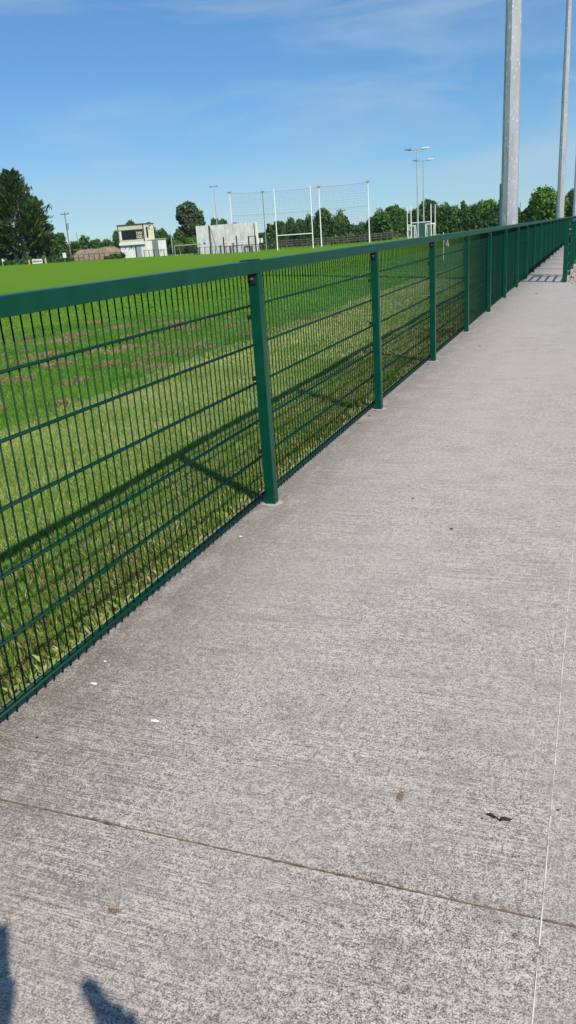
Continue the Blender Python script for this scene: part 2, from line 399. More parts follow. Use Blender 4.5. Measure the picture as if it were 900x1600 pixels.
bo = MB(); bo.tube((-.03, -.011, RAIL0-.026), (-.03, -.020, RAIL0-.026), .009, .008, 8); bolt_me = bo.mesh('bolt', M_bolt)
cl = MB(); cl.box(-.079, -.0605, -.005, .02, -.011, .011); cl.tube((-.069, -.005, 0), (-.069, -.010, 0), .004, .0035, 6); clip_me = cl.mesh('clip', M_black)
gp = MB(); gp.tube((-.03, .03, -.03), (-.03, .03, .0022), .075, .062, 14)
grout_me = gp.mesh('grout_collar', M_conc2)
cp = MB(); cp.box(-.061, -.001, -.085, .05, H+.0005, H+.006); cap_me = cp.mesh('joint_cap', M_black)
vw = MB(); vw.tube((0, 0, .012), (0, 0, RAIL0+.03), .0033, n=6); vw_me = vw.mesh('vertical_wire', M_wire)
hw = MB(); L_ = BAY-.012
for s in (-1, 1): hw.tube((s*.0078, .006, 0), (s*.0078, L_, 0), .0043, n=6)
hw_me = hw.mesh('horizontal_wire', M_wire)
be = MB()
for s in (-1, 1): be.tube((s*.0105, .006, 0), (s*.0105, L_, 0), .0072, n=8)
be_me = be.mesh('mesh_panel', M_wire)
for me in (vw_me, hw_me, be_me):
    for p in me.polygons: p.use_smooth = len(p.vertices) == 4
ROWS = [.272, .482, .692, .902, 1.112]; BOT = .047
full = MB()                              # whole panel for the far bays
for z in ROWS:
    for s in (-1, 1): full.tube((s*.0078, .006, z-BOT), (s*.0078, L_, z-BOT), .0043, n=4)
for s in (-1, 1): full.tube((s*.0105, .006, 0), (s*.0105, L_, 0), .0072, n=4)
for i in range(49): full.tube((0, .03+i*WS, .012-BOT), (0, .03+i*WS, RAIL0+.03-BOT), .0033, n=4, cap=False)
full_me = full.mesh('mesh_panel', M_wire)
NB = 34
for k in range(-2, NB):
    y = P1+BAY*k; jx = random.uniform(-.002, .002)
    po = link('post', post_me, fence, (XF+jx, y, 0))
    if k >= -1:
        br = link('bracket', br_me, po); link('bolt', bolt_me, br)
    if -1 <= k < 10: link('grout_collar', grout_me, po)
    if k % 3 == 0: link('joint_cap', cap_me, po)
    if -1 <= k < 8:
        for z in (.3, .72, 1.06): link('clip', clip_me, po, (0, 0, z+random.uniform(-.02, .02)))
    if k == NB-1: break
    link('top_rail', rail_me, fence, (XF+random.uniform(-.001, .001), y+.03, 0))
    if -1 <= k <= 2:
        pn = link('mesh_panel', be_me, fence, (XM, y+.03, BOT))
        for z in ROWS: link('horizontal_wire', hw_me, pn, (0, 0, z-BOT))
        for i in range(49): link('vertical_wire', vw_me, pn, (random.uniform(-.0008, .0008), .03+i*WS+random.uniform(-.0012, .0012), -BOT+random.uniform(-.002, .002)))
    else:
        link('mesh_panel', full_me, fence, (XM, y+.03, BOT))

# ------------------------------------------------------------------ gate and rail fence on the right of the narrow path
gx, gy = -.665, 20.08
gate = thing('gate_post', (gx, gy, 0), 'thick dark green square gate post where the path narrows', 'gate post')
b = MB(); b.box(-.095, 0, 0, .095, -.14, H-.01); b.build('shaft', M_green, gate, bevel=.004)
b = MB(); b.box(-.099, .004, -.004, .099, H-.0095, H+.0); b.build('cap', M_green, gate)
b = MB()
for z in (.25, 1.15): b.tube((.0, .05, z), (.05, .05, z), .012, n=8)
b.build('hinge', M_bolt, gate)
leaf = thing('bar_gate', (gx-.05, gy+.16, 0), 'green barred gate standing beside the thick gate post', 'gate')
for yy in (0, 2.0):
    b = MB(); b.box(-.02, .03, yy, yy+.05, .06, 1.27); b.build('stile', M_green, leaf)
for z in (.1, .33, .56, .79, 1.02, 1.235):
    b = MB(); b.box(-.012, .022, .05, 2.0, z-.016, z+.016); b.build('bar', M_green, leaf)
b = MB(); b.box(-.03, .04, 1.55, 1.95, .82, .95); b.build('lock_box', M_black, leaf)
rfence = thing('rail_fence', (gx, gy+2.4, 0), 'green post and rail fence running on past the barred gate', 'fence')
rp_me = MB(); rp_me.box(-.11, .0, 0, .11, -.16, H-.066); rpm = rp_me.mesh('post', M_green)
rr = MB(); rr.box(-.062, .002, 0, BAY-.004, H-.064, H); rrm = rr.mesh('top_rail', M_green)
rr2 = MB(); rr2.box(-.05, -.01, .111, BAY-.004, .1, .14); rrm2 = rr2.mesh('bottom_rail', M_green)
for k in range(26):
    link('post', rpm, rfence, (0, k*BAY, 0))
    if k < 25: link('top_rail', rrm, rfence, (0, k*BAY, 0)); link('bottom_rail', rrm2, rfence, (0, k*BAY, 0))
# second stout post with a lock box, to the right of the gate post
gp2 = thing('latch_post', (-.50, 21.6, 0), 'dark green latch post with black box standing in the gravel behind the gate post', 'gate post')
b = MB(); b.box(0, .08, 0, .08, -.14, H); b.build('shaft', M_green, gp2, bevel=.003)
b = MB(); b.box(.02, .2, -.03, -.002, .62, .92); b.build('latch_box', M_black, gp2)
b = MB(); b.tube((.03, -.001, 1.2), (.03, -.03, 1.2), .022, n=8); b.tube((.03, -.001, .3), (.03, -.03, .3), .022, n=8); b.build('bolt', M_bolt, gp2)

# ------------------------------------------------------------------ galvanised floodlight columns behind the fence
def column(x, y, label):
    z0 = field_z(x, y); t = thing('floodlight_column', (x, y, z0), label, 'light pole', 'galvanised floodlight columns')
    j = 7.45; n = 10
    b = MB(); b.tube((0, 0, .05), (0, 0, j), .232, .178, n, ph=.2); b.build('lower_shaft', M_galv, t)
    b = MB(); b.tube((0, 0, j-.02), (0, 0, 14.2), .1875, .125, n, ph=.2); b.build('middle_shaft', M_galv, t)
    b = MB(); b.tube((0, 0, 14.18), (0, 0, 20), .135, .085, n, ph=.2); b.build('upper_shaft', M_galv, t)
    b = MB(); b.tube((0, 0, -.05), (0, 0, .05), .36, n=16)
    for i in range(8): b.tube((.3*math.cos(i*.785), .3*math.sin(i*.785), .05), (.3*math.cos(i*.785), .3*math.sin(i*.785), .12), .025, n=6)
    b.build('base_flange', M_galv, t)
    b = MB(); b.box(-.25, -.2, -.03, .03, .5, 2.35); b.build('cable_duct', M_grey, t)
    b = MB(); b.box(-.04, .04, -1.6, 1.6, 19.7, 19.8); b.build('crossarm', M_galv, t)
    for s in (-1.4, -.5, .5, 1.4):
        b = MB(); b.box(-.45, -.05, s-.25, s+.25, 19.82, 19.98); b.build('lamp', M_grey, t)
column(-2.22, 22.5, 'thick galvanised steel floodlight column rising behind the fence, nearest the path bend')
column(-2.28, 52.5, 'thinner looking galvanised floodlight column second along behind the fence')
column(-2.28, 82.5, 'most distant galvanised floodlight column at the far end of the fence')

# ------------------------------------------------------------------ sideline flag on the field
p = hit(693, 406, -.12); z0 = field_z(p.x, p.y)
for _ in range(4): p = hit(693, 406, field_z(p.x, p.y))
fl = thing('sideline_flag', p, 'white sideline flag on a thin pole in the grass behind the fence', 'flag')
zt = Z_at(363, p.x, p.y)-p.z
b = MB(); b.tube((0, 0, -.05), (.0, 0, zt), .016, n=8); b.build('pole', M_white, fl)
b = MB(); vs = []; 
for j in range(5):
    for i in range(7):
        u = i/6; w = j/4; vs.append((.02+.3*u*(.55+.2*w), .05*math.sin(u*5+w*2), zt-.06-.42*w-.12*u))
fq = [(j*7+i, j*7+i+1, (j+1)*7+i+1, (j+1)*7+i) for j in range(4) for i in range(6)]
nv_ = len(vs); vs2 = [(x, y+.006, z) for x, y, z in vs]; b.add(vs+vs2, fq+[tuple(i+nv_ for i in reversed(f)) for f in fq]); b.build('cloth', M_white, fl)

# ------------------------------------------------------------------ far end of the field
END = 131.0
def gpt(px, along=END):
    x = X_at(px, along, -.8)
    for _ in range(3): x = X_at(px, along, field_z(x, along))
    return Vector((x, along, field_z(x, along)))
def hgt(py, p): return Z_at(py, p.x, p.y)-p.z
# goal
A = gpt(434); B = gpt(489.5); gl = thing('goal', (A+B)/2, 'tall white goalposts with crossbar at the far end of the field', 'goal')
w = (B.x-A.x)/2; hh = hgt(295, A)
for s in (-1, 1):
    b = MB(); b.tube((s*w, 0, -.1), (s*w, 0, hh), .09, .075, 10); b.build('upright', M_white, gl)
b = MB(); zc = hgt(368.5, A); b.tube((-w, 0, zc), (w, 0, zc), .075, n=10); b.build('crossbar', M_white, gl)
# ball stop net with its masts
NY = END+8
nm = []
for px, top, mt, lab in ((366, 300, M_white, 'white ball stop net mast standing in front of the concrete wall'), (416.5, 299, M_grey, 'grey ball stop net mast next to the small white sign'),
                    (502.5, 291, M_white, 'white ball stop net mast just beside the right goalpost'), (577.5, 283, M_white, 'tall white ball stop net mast at the hedge end of the net')):
    p = gpt(px, NY); t = thing('net_mast', p, lab, 'mast', 'ball stop net masts'); h_ = hgt(top, p)
    b = MB(); b.tube((0, 0, -.1), (0, 0, h_), .11, .07, 10); b.build('shaft', mt, t)
    b = MB(); b.box(-.35, .35, -.06, .06, h_-.12, h_+.04); b.box(-.1, .1, -.25, .1, h_-.3, h_-.1); b.build('pulley_head', M_grey, t)
    nm.append((p, h_))
net = thing('ball_stop_net', nm[0][0], 'fine ball stop net strung between masts behind the goal', 'net')
o0 = nm[0][0]
for (pa, ha), (pc, hc) in zip(nm[:-1], nm[1:]):
    b = MB(); n_ = int((pc-pa).length/.42)
    a0 = pa-o0; c0 = pc-o0
    def top(u): return (a0+(c0-a0)*u)+Vector((0, 0, ha+(hc-ha)*u-.15-.10*math.sin(math.pi*u)))
    for i in range(1, n_):
        q = top(i/n_); b.tube((q.x, q.y, .1), q, .0075, n=3, cap=False)
    for r in range(24):
        f_ = r/24
        for i in range(6):
            q0, q1 = top(i/6), top((i+1)/6); b.tube((q0.x, q0.y, q0.z*f_+.1), (q1.x, q1.y, q1.z*f_+.1), .0075, n=3, cap=False)
    b.build('net_section', M_net, net)
    for f_, rr in ((1.0, .022), (.62, .018)):
        b = MB(); cv = []; n4 = 4
        for i in range(11):
            q = top(i/10); cv += [(q.x+.0, q.y+rr*math.cos(t_*1.5708+.785), q.z*f_+rr*math.sin(t_*1.5708+.785)) for t_ in range(n4)]
        b.add(cv, [(i*4+j, i*4+(j+1) % 4, (i+1)*4+(j+1) % 4, (i+1)*4+j) for i in range(10) for j in range(4)])
        b.build('cable', M_net, net)
# slim light mast in front of the wall
p = gpt(343, END+10); t = thing('lamp_mast', p, 'slim pale mast with twin lamps left of the net', 'light pole'); h_ = hgt(292, p)
b = MB(); b.tube((0, 0, -.1), (0, 0, h_), .10, .06, 8); b.build('shaft', M_galv, t)
for s in (-1, 1):
    b = MB(); b.tube((0, 0, h_), (s*.5, 0, h_+.02), .04, n=6); b.box(s*.55-.25, s*.55+.25, -.2, .2, h_-.02, h_+.16); b.build('lamp', M_grey, t)
# concrete ball wall
WY = END+3.0
A = gpt(311, WY); Bm = gpt(331, WY); C = gpt(402, WY); wl = thing('ball_wall', A, 'tall pale concrete ball wall with banners behind the railing', 'wall')
hw_ = hgt(353.5, A); x1 = Bm.x-A.x; x2 = C.x-A.x
b = MB(); b.box(0, x1-.03, -.28, .3, -.4, hw_); b.build('panel', M_cast, wl)
n_ = 6
for i in range(n_):
    b = MB(); b.box(x1+.03+(x2-x1)*i/n_, x1+(x2-x1)*(i+1)/n_-.03, -.02+.01*(i % 2), .3, -.4, hw_-.05+.015*((i*7) % 3)); b.build('panel', M_cast, wl)
b = MB(); b.box(x1-.05, x1+.08, -.34, -.29, -.3, hw_+.02); b.build('steel_stanchion', M_dark, wl)
b = MB(); b.tube((x1+.1, -.1, hw_-.1), (x1+1.9, -1.5, 0), .06, n=6); b.build('brace', M_dark, wl)
b = MB(); b.box(x2+.01, x2+.28, -.3, .3, -.4, hw_+.02); b.build('end_pier', M_render, wl)
for xx, w_, m_ in ((.35, .22, M_grey), (1.25, .36, M_screen)):
    b = MB(); zc = hgt(381, A); b.box(xx, xx+w_, -.31, -.285, zc-.13, zc+.15); b.build('opening', m_, wl)
# banners: faded red one, blue lettered one
def banner(pa, pb_, py0, py1, M, marks, label):
    a_ = gpt(pa, WY-.12); b_ = gpt(pb_, WY-.12); z1_ = Z_at(py0, a_.x, WY-.12); z0_ = Z_at(py1, a_.x, WY-.12)
    t = thing('banner', (a_.x, WY-.1, z0_), label, 'banner'); W_ = b_.x-a_.x; H_ = z1_-z0_
    b = MB(); b.box(0, W_, -.02, 0, 0, H_); b.build('board', M, t)
    b = MB(); r = random.Random(int(pa))
    x = .08*W_
    while x < .92*W_:
        ww = r.uniform(.09, .17); hh_ = r.uniform(.42, .6)*H_; z = H_*.28
        if r.random() < .82:
            b.box(x, x+ww*.3, -.026, -.0205, z, z+hh_)
            b.box(x+ww*.31, x+ww, -.025, -.0205, z+hh_*r.choice((0, .4, .75)), z+hh_*r.choice((.25, .6, 1.0))+.05)
        x += ww+.07
    b.build('lettering', marks, t)
banner(351, 370, 378, 384.6, M_pale, M_red, 'faded pink and white banner with red print on the concrete wall')
banner(372, 383, 377.5, 382.5, M_pale, M_blue, 'small white banner with blue lettering on the concrete wall')
b = MB(); a_ = gpt(363, WY); r = random.Random(4)
for i in range(16):
    zz = hgt(372, a_)+r.uniform(-.3, 1.3); xx = a_.x-A.x+r.uniform(0, 1.7); s_ = r.uniform(.06, .22); b.box(xx, xx+s_, -.03, -.022, zz, zz+s_*r.uniform(.8, 1.8))
b.build('painted_marks', M_render, wl)
# dark doorway frame standing before the wall
A2 = gpt(390, WY-1.2); B2 = gpt(400.5, WY-1.2); t = thing('dark_frame', A2, 'black steel frame standing before the end of the concrete wall', 'frame'); w_ = B2.x-A2.x; h_ = hgt(369, A2)
for xx in (0, w_): b = MB(); b.box(xx-.1, xx+.1, -.1, .1, -.1, h_); b.build('upright', M_dark, t)
b = MB(); b.box(.101, w_-.101, -.06, .06, h_-.12, h_); b.build('lintel', M_dark, t)
for px, top, lab in ((351, 371, 'dark steel post before the pink banner end'), (371, 369, 'dark steel post between the two wall banners'), (360, 385, 'short dark post under the pink banner')):
    p = gpt(px, WY-1.0); t = MB(); h_ = hgt(top, p); t.box(-.09, .09, -.09, .09, -.1, h_); t.box(-.12, .12, -.12, .12, h_+.001, h_+.05)
    o = t.build('steel_post', M_dark); o.location = p; tag(o, lab, 'post', 'dark posts at the ball wall')
p = gpt(408.5, END+4); t = thing('notice_sign', p, 'small white notice sign just right of the concrete wall', 'sign')
b = MB(); hs = hgt(372, p); b.box(-.03, .03, 0, .05, -.1, hs); b.build('stake', M_grey, t)
b = MB(); b.box(-.42, .42, -.04, -.001, hs-.75, hs); b.build('board', M_white, t)

# end railing behind the goal line: dark post and mesh rail
def railing(px0, px1, along, n, hgt_m, label, M=M_dark, rails=(1.0,), group=None, name='railing', skip=()):
    A = gpt(px0, along); B = gpt(px1, along); t = thing(name, A, label, 'railing', group)
    for i in range(n+1):
        x = A.x+(B.x-A.x)*i/n; zz = field_z(x, along)-A.z
        b = MB(); b.box(-.045, .045, -.045, .045, -.15, hgt_m+.02); o = b.build('post', M, t); o.location = (x-A.x, 0, zz)
        if i < n and i not in skip:
            xb = A.x+(B.x-A.x)*(i+1)/n; zb = field_z(xb, along)-A.z
            for r in rails:
                b = MB(); b.tube((x-A.x+.046, 0, zz+hgt_m*r), (xb-A.x-.046, 0, zb+hgt_m*r), .032, n=5); b.build('rail', M, t)
            b = MB(); k = int((xb-x)/.16)
            for j in range(1, k):
                xx = x-A.x+(xb-x)*j/k; b.tube((xx, 0, zz+.05), (xx, 0, zz+hgt_m), .006, n=3, cap=False)
            o = b.build('wire_infill', M, t)
    return t
railing(60, 190, END+1.5, 16, 1.15, 'dark mesh railing in front of the soil mound')
railing(226, 404, END+1.0, 22, 1.2, 'dark mesh railing along the ball wall and goal line')
railing(404, 640, END+10, 26, 1.2, 'dark railing behind the tall goal and net')
# wooden post and rail fence at the hedge
A = gpt(425, END+22); B = gpt(622, END+22); t = thing('timber_fence', A, 'weathered timber post and rail fence below the hedge trees', 'fence')
n_ = 24
for i in range(n_+1):
    x = A.x+(B.x-A.x)*i/n_; zz = field_z(x)-A.z
    b = MB(); b.box(-.07, .07, -.06, .06, -.2, 1.45+random.uniform(-.06, .06)); o = b.build('post', M_wood, t); o.location = (x-A.x, 0, zz)
    if i < n_:
        xb = A.x+(B.x-A.x)*(i+1)/n_; zb = field_z(xb)-A.z
        for hz in (.5, .92, 1.32):
            b = MB(); y0 = -.11; b.add([(x-A.x, y0-.03, zz+hz-.05), (xb-A.x-.02, y0-.03, zb+hz-.05), (xb-A.x-.02, y0+.03, zb+hz-.05), (x-A.x, y0+.03, zz+hz-.05),
                                     (x-A.x, y0-.03, zz+hz+.05), (xb-A.x-.02, y0-.03, zb+hz+.05), (xb-A.x-.02, y0+.03, zb+hz+.05), (x-A.x, y0+.03, zz+hz+.05)],
                                    [(0, 3, 2, 1), (4, 5, 6, 7), (0, 1, 5, 4), (1, 2, 6, 5), (2, 3, 7, 6), (3, 0, 4, 7)]); b.build('rail', M_wood, t)

# portable goal frame and pole left of the wall
A = gpt(274, END+2.2); B = gpt(314, END+2.2); t = thing('training_goal', A, 'low grey metal training goal frame beside the concrete wall', 'goal')
w_ = B.x-A.x; h_ = hgt(384, A); dp = 1.6
for xx in (0, w_):
    b = MB(); b.tube((xx, 0, 0), (xx, 0, h_), .07, n=8); b.build('upright', M_galv, t)
    b = MB(); b.path([(xx, 0, h_), (xx, dp, h_*.95), (xx, dp+.5, 0), (xx, 0, .02)], [.05]*4, 6); b.build('side_frame', M_galv, t)
b = MB(); b.tube((-.05, 0, h_), (w_+.05, 0, h_), .075, n=8); b.build('crossbar', M_galv, t)
b = MB(); b.tube((0, dp, h_*.95), (w_, dp, h_*.95), .05, n=6); b.tube((0, dp+.5, .03), (w_, dp+.5, .03), .05, n=6); b.build('back_bar', M_galv, t)
b = MB()
for i in range(1, 12): b.tube((w_*i/12, dp, h_*.95), (w_*i/12, dp+.5, .05), .01, n=3)
b.build('net', M_net, t)
p = gpt(270.5, END+1.6); h_ = hgt(361, p); b = MB(); b.tube((0, 0, -.1), (0, 0, h_), .085, .06, 8); b.tube((0, 0, h_), (0, 0, h_+.08), .09, .04, 8)
o = b.build('grey_pole', M_galv); o.location = p; tag(o, 'plain grey pole standing at the end of the low training goal', 'pole')

# commentary box with scoreboard
BY = END+5
A = gpt(190.5, BY); Bc = gpt(230.5, BY); bx = thing('commentary_box', A, 'two storey cream commentary box with black scoreboard', 'building')
W_ = Bc.x-A.x; D_ = 3.4; Ht = hgt(353.5, A); Zm = hgt(381, A)
b = MB(); b.box(0, W_, 0, D_, -.4, Zm); ow = b.build('lower_wall', M_render, bx)
b = MB(); b.box(-.02, W_+.02, -.25, D_+.02, Zm+.02, Ht); uw = b.build('upper_wall', M_cream, bx)
b = MB(); b.box(-.12, W_+.12, -.36, D_+.12, Ht+.002, Ht+.17); b.build('flat_roof', M_brown, bx)
b = MB(); b.box(-.04, W_+.04, -.33, -.252, Zm-.33, Zm+.12); b.build('fascia_board', M_white, bx)
for x0, x1_ in ((-.03, .14), (W_-.16, W_+.04)): b = MB(); b.box(x0, x1_, -.30, -.254, Zm+.125, Ht-.001); b.build('corner_trim', M_brown, bx)
z1_ = hgt(362, A)+.05; z0_ = hgt(376.5, A)+.1
b = MB(); b.box(.22, W_-.2, -.285, -.2525, z1_-.02, z1_+.12); b.build('window_head', M_brown, bx)
sb = MB(); sb.box(.75, W_*.7, -.30, -.2525, z0_, z1_-.025); sbo = sb.build('scoreboard', M_screen, bx)
b = MB(); b.box(.38, .68, -.29, -.2525, z0_-.05, z1_-.025); b.build('window_jamb', M_white, bx)
b = MB(); b.box(W_*.71, W_-.24, -.275, -.2525, z0_+.05, z1_-.025); dg = b.build('digit_panel', M_screen, bx)
for i in range(3):
    for j in range(2):                   # flip digits: thick pale ring outlines
        cx = W_*.75+i*(W_*.25-.4)/2.6; cz = z0_+.38+j*.62; b = MB()
        n8 = 10
        for q in range(n8):
            a0_, a1_ = q*2*math.pi/n8, (q+1)*2*math.pi/n8
            b.tube((cx+.16*math.cos(a0_), -.29, cz+.23*math.sin(a0_)), (cx+.16*math.cos(a1_), -.29, cz+.23*math.sin(a1_)), .055, n=5)
        b.build('digit', M_cream, dg)
b = MB(); b.box(W_*.615, W_*.8, -.04, -.001, -.1, Zm-.45); b.build('door', M_door, bx)
b = MB(); b.box(W_*.565, W_*.61, -.06, -.002, -.1, Zm-.6); b.build('door_frame', M_brown, bx)
b = MB(); b.box(.02, W_*.56, -.12, -.001, -.3, (Zm)*.5); b.build('plinth', M_white, bx)
for i in range(3): b = MB(); b.tube((.9+i*.9, -.14, Zm*.53), (1.4+i*.9, -.3, Zm-.4), .035, n=5); b.build('awning_strut', M_dark, bx)
b = MB(); b.box(2.35, 2.55, -.2, -.02, Zm-.75, Zm-.5); b.build('wall_lamp', M_dark, bx)
# side: tall narrow window, floodlight, lean-to
b = MB(); b.box(W_+.021, W_+.06, .55, 1.15, Zm+.75, Ht-.45); b.build('side_window', M_screen, bx)
b = MB(); b.tube((W_+.02, 1.7, Ht-.5), (W_+.35, 1.5, Ht-.3), .05, n=6); b.box(W_+.25, W_+.5, 1.3, 1.6, Ht-.38, Ht-.2); b.build('flood_lamp', M_dark, bx)
LX = X_at(250.5, BY+1, 1)-A.x; zl = hgt(376.5, A)
b = MB(); b.box(W_+.03, LX, .5, D_-.1, -.4, zl-.1); b.build('lean_to_wall', M_render, bx)
b = MB(); b.box(W_+1.05, LX-.12, .46, .498, -.3, zl-.2); b.build('lean_to_door', M_grey, bx)
b = MB(); b.add([(W_+.03, .4, Zm+.42), (LX+.15, .4, zl-.08), (LX+.15, D_, zl-.08), (W_+.03, D_, Zm+.42), (W_+.03, .4, Zm+.3), (LX+.15, .4, zl-.18), (LX+.15, D_, zl-.18), (W_+.03, D_, Zm+.3)],
    [(0, 1, 2, 3), (7, 6, 5, 4), (0, 4, 5, 1), (1, 5, 6, 2), (2, 6, 7, 3), (3, 7, 4, 0)]); b.build('lean_to_roof', M_cream, bx)
b = MB(); b.box(LX+.01, LX+.4, .55, .95, 1.0, 1.9); b.box(LX+.08, LX+.2, .65, .8, -.2, .999); b.build('meter_cabinet', M_white, bx)

# soil mound
A = gpt(112, END+14); B = gpt(192, END+14); t = MB(); nu, nv = 40, 12; Wm = B.x-A.x
vs = []
for j in range(nv+1):
    for i in range(nu+1):
        u = i/nu; w_ = j/nv
        prof = min(1, u*4.2)**.7*min(1, (1-u)*6)**.7*math.sin(math.pi*w_)**.8
        h_ = 2.5*prof*(.92+.04*math.sin(u*9)+.03*math.sin(u*23+w_*9)+random.uniform(-.03, .03))*(.85+.15*u)
        vs.append((Wm*u, -4+8*w_, h_-.1))
t.add(vs, [(j*(nu+1)+i, j*(nu+1)+i+1, (j+1)*(nu+1)+i+1, (j+1)*(nu+1)+i) for j in range(nv) for i in range(nu)])
o = t.build('soil_mound', M_soil); o.location = A; tag(o, 'low brown mound of bare soil left of the commentary box', 'mound')

# utility poles
def utility(px0, px1, pyt, along, label, r=.13, arm=True, tx=False):
    p = gpt(px0, along); zt = Z_at(pyt, p.x, along)
    for _ in range(3):
        xt = X_at(px1, along, zt); zt = Z_at(pyt, xt, along)
    t = thing('utility_pole', p, label, 'utility pole'); tp = Vector((xt-p.x, 0, zt-p.z))
    b = MB(); b.tube((0, 0, -.2), tp, r, r*.7, 8); b.build('shaft', M_barkp, t)
    if arm:
        b = MB(); b.box(tp.x-.95, tp.x+.95, -.07, .07, tp.z-.5, tp.z-.34); b.build('crossarm', M_wood, t)
        for s in (-.85, 0, .85): b = MB(); b.tube((tp.x+s, 0, tp.z-.339), (tp.x+s, 0, tp.z-.1), .05, .035, 6); b.build('insulator', M_dark, t)
    if tx:
        b = MB(); m_ = tp*.72; b.tube((m_.x+.32, -.1, m_.z-.7), (m_.x+.32, -.1, m_.z+.3), .22, n=10); b.build('transformer', M_grey, t)
        b = MB(); b.box(m_.x-.1, m_.x+.75, -.06, .0, m_.z+.32, m_.z+.42); b.build('bracket_arm', M_grey, t)
    return p+tp
ta = utility(112, 100.5, 331, END+12, 'leaning wooden utility pole with transformer left of the soil mound', tx=True)
utility(124, 119.5, 364, END+80, 'small distant utility pole above the hedge by the soil mound', r=.12, arm=False)
utility(534.5, 532.5, 326, END+40, 'wooden utility pole with crossarm among the hedge trees behind the net', r=.13)
utility(589, 588, 325, END+40, 'bare dark pole standing in the hedge right of the net', r=.1, arm=False)
utility(813, 813, 316, 190, 'thin dark pole above the hedge between two galvanised columns', r=.11, arm=False)
# low boards, corner flag, white sign by the cypress trees
p = gpt(59, END+.5); t = thing('advert_board', p, 'white advertising board with yellow ends below the cypress trees', 'board')
s_ = (gpt(75, END+.5).x-gpt(45, END+.5).x)/2; hb = .85
b = MB(); b.box(-s_*.52, s_*.52, -.04, .04, .05, hb); bd = b.build('board', M_white, t)
b = MB(); r = random.Random(5); x = -s_*.45
while x < s_*.45:
    ww = r.uniform(.1, .2); b.box(x, x+ww, -.05, -.041, .3, .3+r.uniform(.22, .34)); x += ww+.09
b.build('lettering', M_dark, bd)
for s in (-1, 1):
    b = MB(); b.box(s*s_*.85-.15, s*s_*.85+.15, -.04, .04, .0, hb); b.build('end_panel', M_yellow, t)
    b = MB(); b.box(s*s_*.62-.16, s*s_*.62+.16, -.03, .03, .0, hb); b.build('dark_panel', M_dark, t)
p = gpt(5, END-3); t = thing('corner_flag', p, 'small white corner flag below the cypress trees', 'flag')
b = MB(); b.tube((0, 0, -.05), (0, 0, 1.35), .03, n=6); b.build('pole', M_white, t)
b = MB(); b.add([(.02, 0, 1.33), (.62, .03, .95), (.02, 0, .85), (.02, .012, 1.33), (.62, .042, .95), (.02, .012, .85)], [(0, 2, 1), (3, 4, 5), (0, 1, 4, 3), (1, 2, 5, 4)]); b.build('cloth', M_white, t)
p = gpt(102.5, END+1); t = thing('field_sign', p, 'white square sign on the railing by the leaning utility pole', 'sign')
b = MB(); b.box(-.03, .03, -.02, .02, -.1, 1.7); b.build('stake', M_grey, t)
b = MB(); b.box(-.36, .36, -.07, -.021, .75, 1.65); b.build('board', M_white, t)

# distant second pitch: double-headed floodlights, slim goalposts, small goals
def twin_light(px, pyt, dist, label):
    x = X_at(px, dist, 10); z0 = field_z(x); zt = Z_at(pyt, x, dist); t = thing('twin_floodlight', (x, dist, z0), label, 'light pole', 'distant twin floodlights')
    h_ = zt-z0
    b = MB(); b.tube((0, 0, -.1), (0, 0, h_*.36), .17, .14, 8); b.build('lower_shaft', M_galv, t)
    b = MB(); b.tube((0, 0, h_*.36), (0, 0, h_), .13, .09, 8); b.build('upper_shaft', M_galv, t)
    b = MB(); b.tube((-1.6, 0, h_), (1.6, 0, h_), .06, n=6); b.build('crossarm', M_galv, t)
    for s in (-1, 1): b = MB(); b.box(s*1.55-.55, s*1.55+.55, -.35, .25, h_-.02+.07, h_+.28); b.build('lamp', M_white if s > 0 else M_grey, t)
twin_light(652, 234, 150, 'taller distant twin headed floodlight mast behind the fence')
twin_light(661.5, 251, 176, 'shorter distant twin headed floodlight mast behind the fence')
def slim_goal(pa, pb_, top, dist, label, white=True):
    xa, xb = X_at(pa, dist, 1), X_at(pb_, dist, 1); z0 = field_z(xa); t = thing('distant_goal', ((xa+xb)/2, dist, z0), label, 'goal'); w_ = (xb-xa)/2
    h_ = Z_at(top, (xa+xb)/2, dist)-z0
    for s in (-1, 1): b = MB(); b.tube((s*w_, 0, -.1), (s*w_, 0, h_), .09, .075, 8); b.build('upright', M_white, t)
    b = MB(); b.tube((-w_, 0, 2.5), (w_, 0, 2.5), .07, n=8); b.build('crossbar', M_white, t)
slim_goal(642.5, 673.5, 320, 148, 'white distant goalposts with green screen behind')
slim_goal(636.5, 680, 321, 185, 'thin far goalposts standing beyond the distant goal')
for pa, pb_, lab in ((637.5, 648, 'small white portable goal left of the distant floodlights'), (665, 678, 'small white portable goal right of the distant floodlights')):
    dist = 144; xa, xb = X_at(pa, dist, 1), X_at(pb_, dist, 1); z0 = field_z(xa); t = thing('portable_goal', (xa, dist, z0), lab, 'goal', 'small portable goals'); w_ = xb-xa; h_ = 2.0
    for xx in (0, w_):
        b = MB(); b.path([(xx, 0, 0), (xx, 0, h_), (xx, .7, h_), (xx, 1.6, 0), (xx, 0, .03)], [.07]*5, 6); b.build('side_frame', M_white, t)
    b = MB(); b.tube((0, 0, h_), (w_, 0, h_), .07, n=6); b.build('crossbar', M_white, t)
    b = MB()
    for i in range(1, 9): b.tube((w_*i/9, .7, h_), (w_*i/9, 1.6, 0), .006, n=3)
    for i in range(1, 6): b.tube((0, .7+.9*i/6, h_*(1-i/6)), (w_, .7+.9*i/6, h_*(1-i/6)), .006, n=3)
    b.build('net', M_white, t)
dist = 153; xa, xb = X_at(644, dist, 2), X_at(672, dist, 2); z0 = field_z(xa); t = thing('screen', (xa, dist, z0), 'teal green windbreak screen behind the distant goal', 'screen'); zt = Z_at(349, xa, dist)-z0
n_ = 5
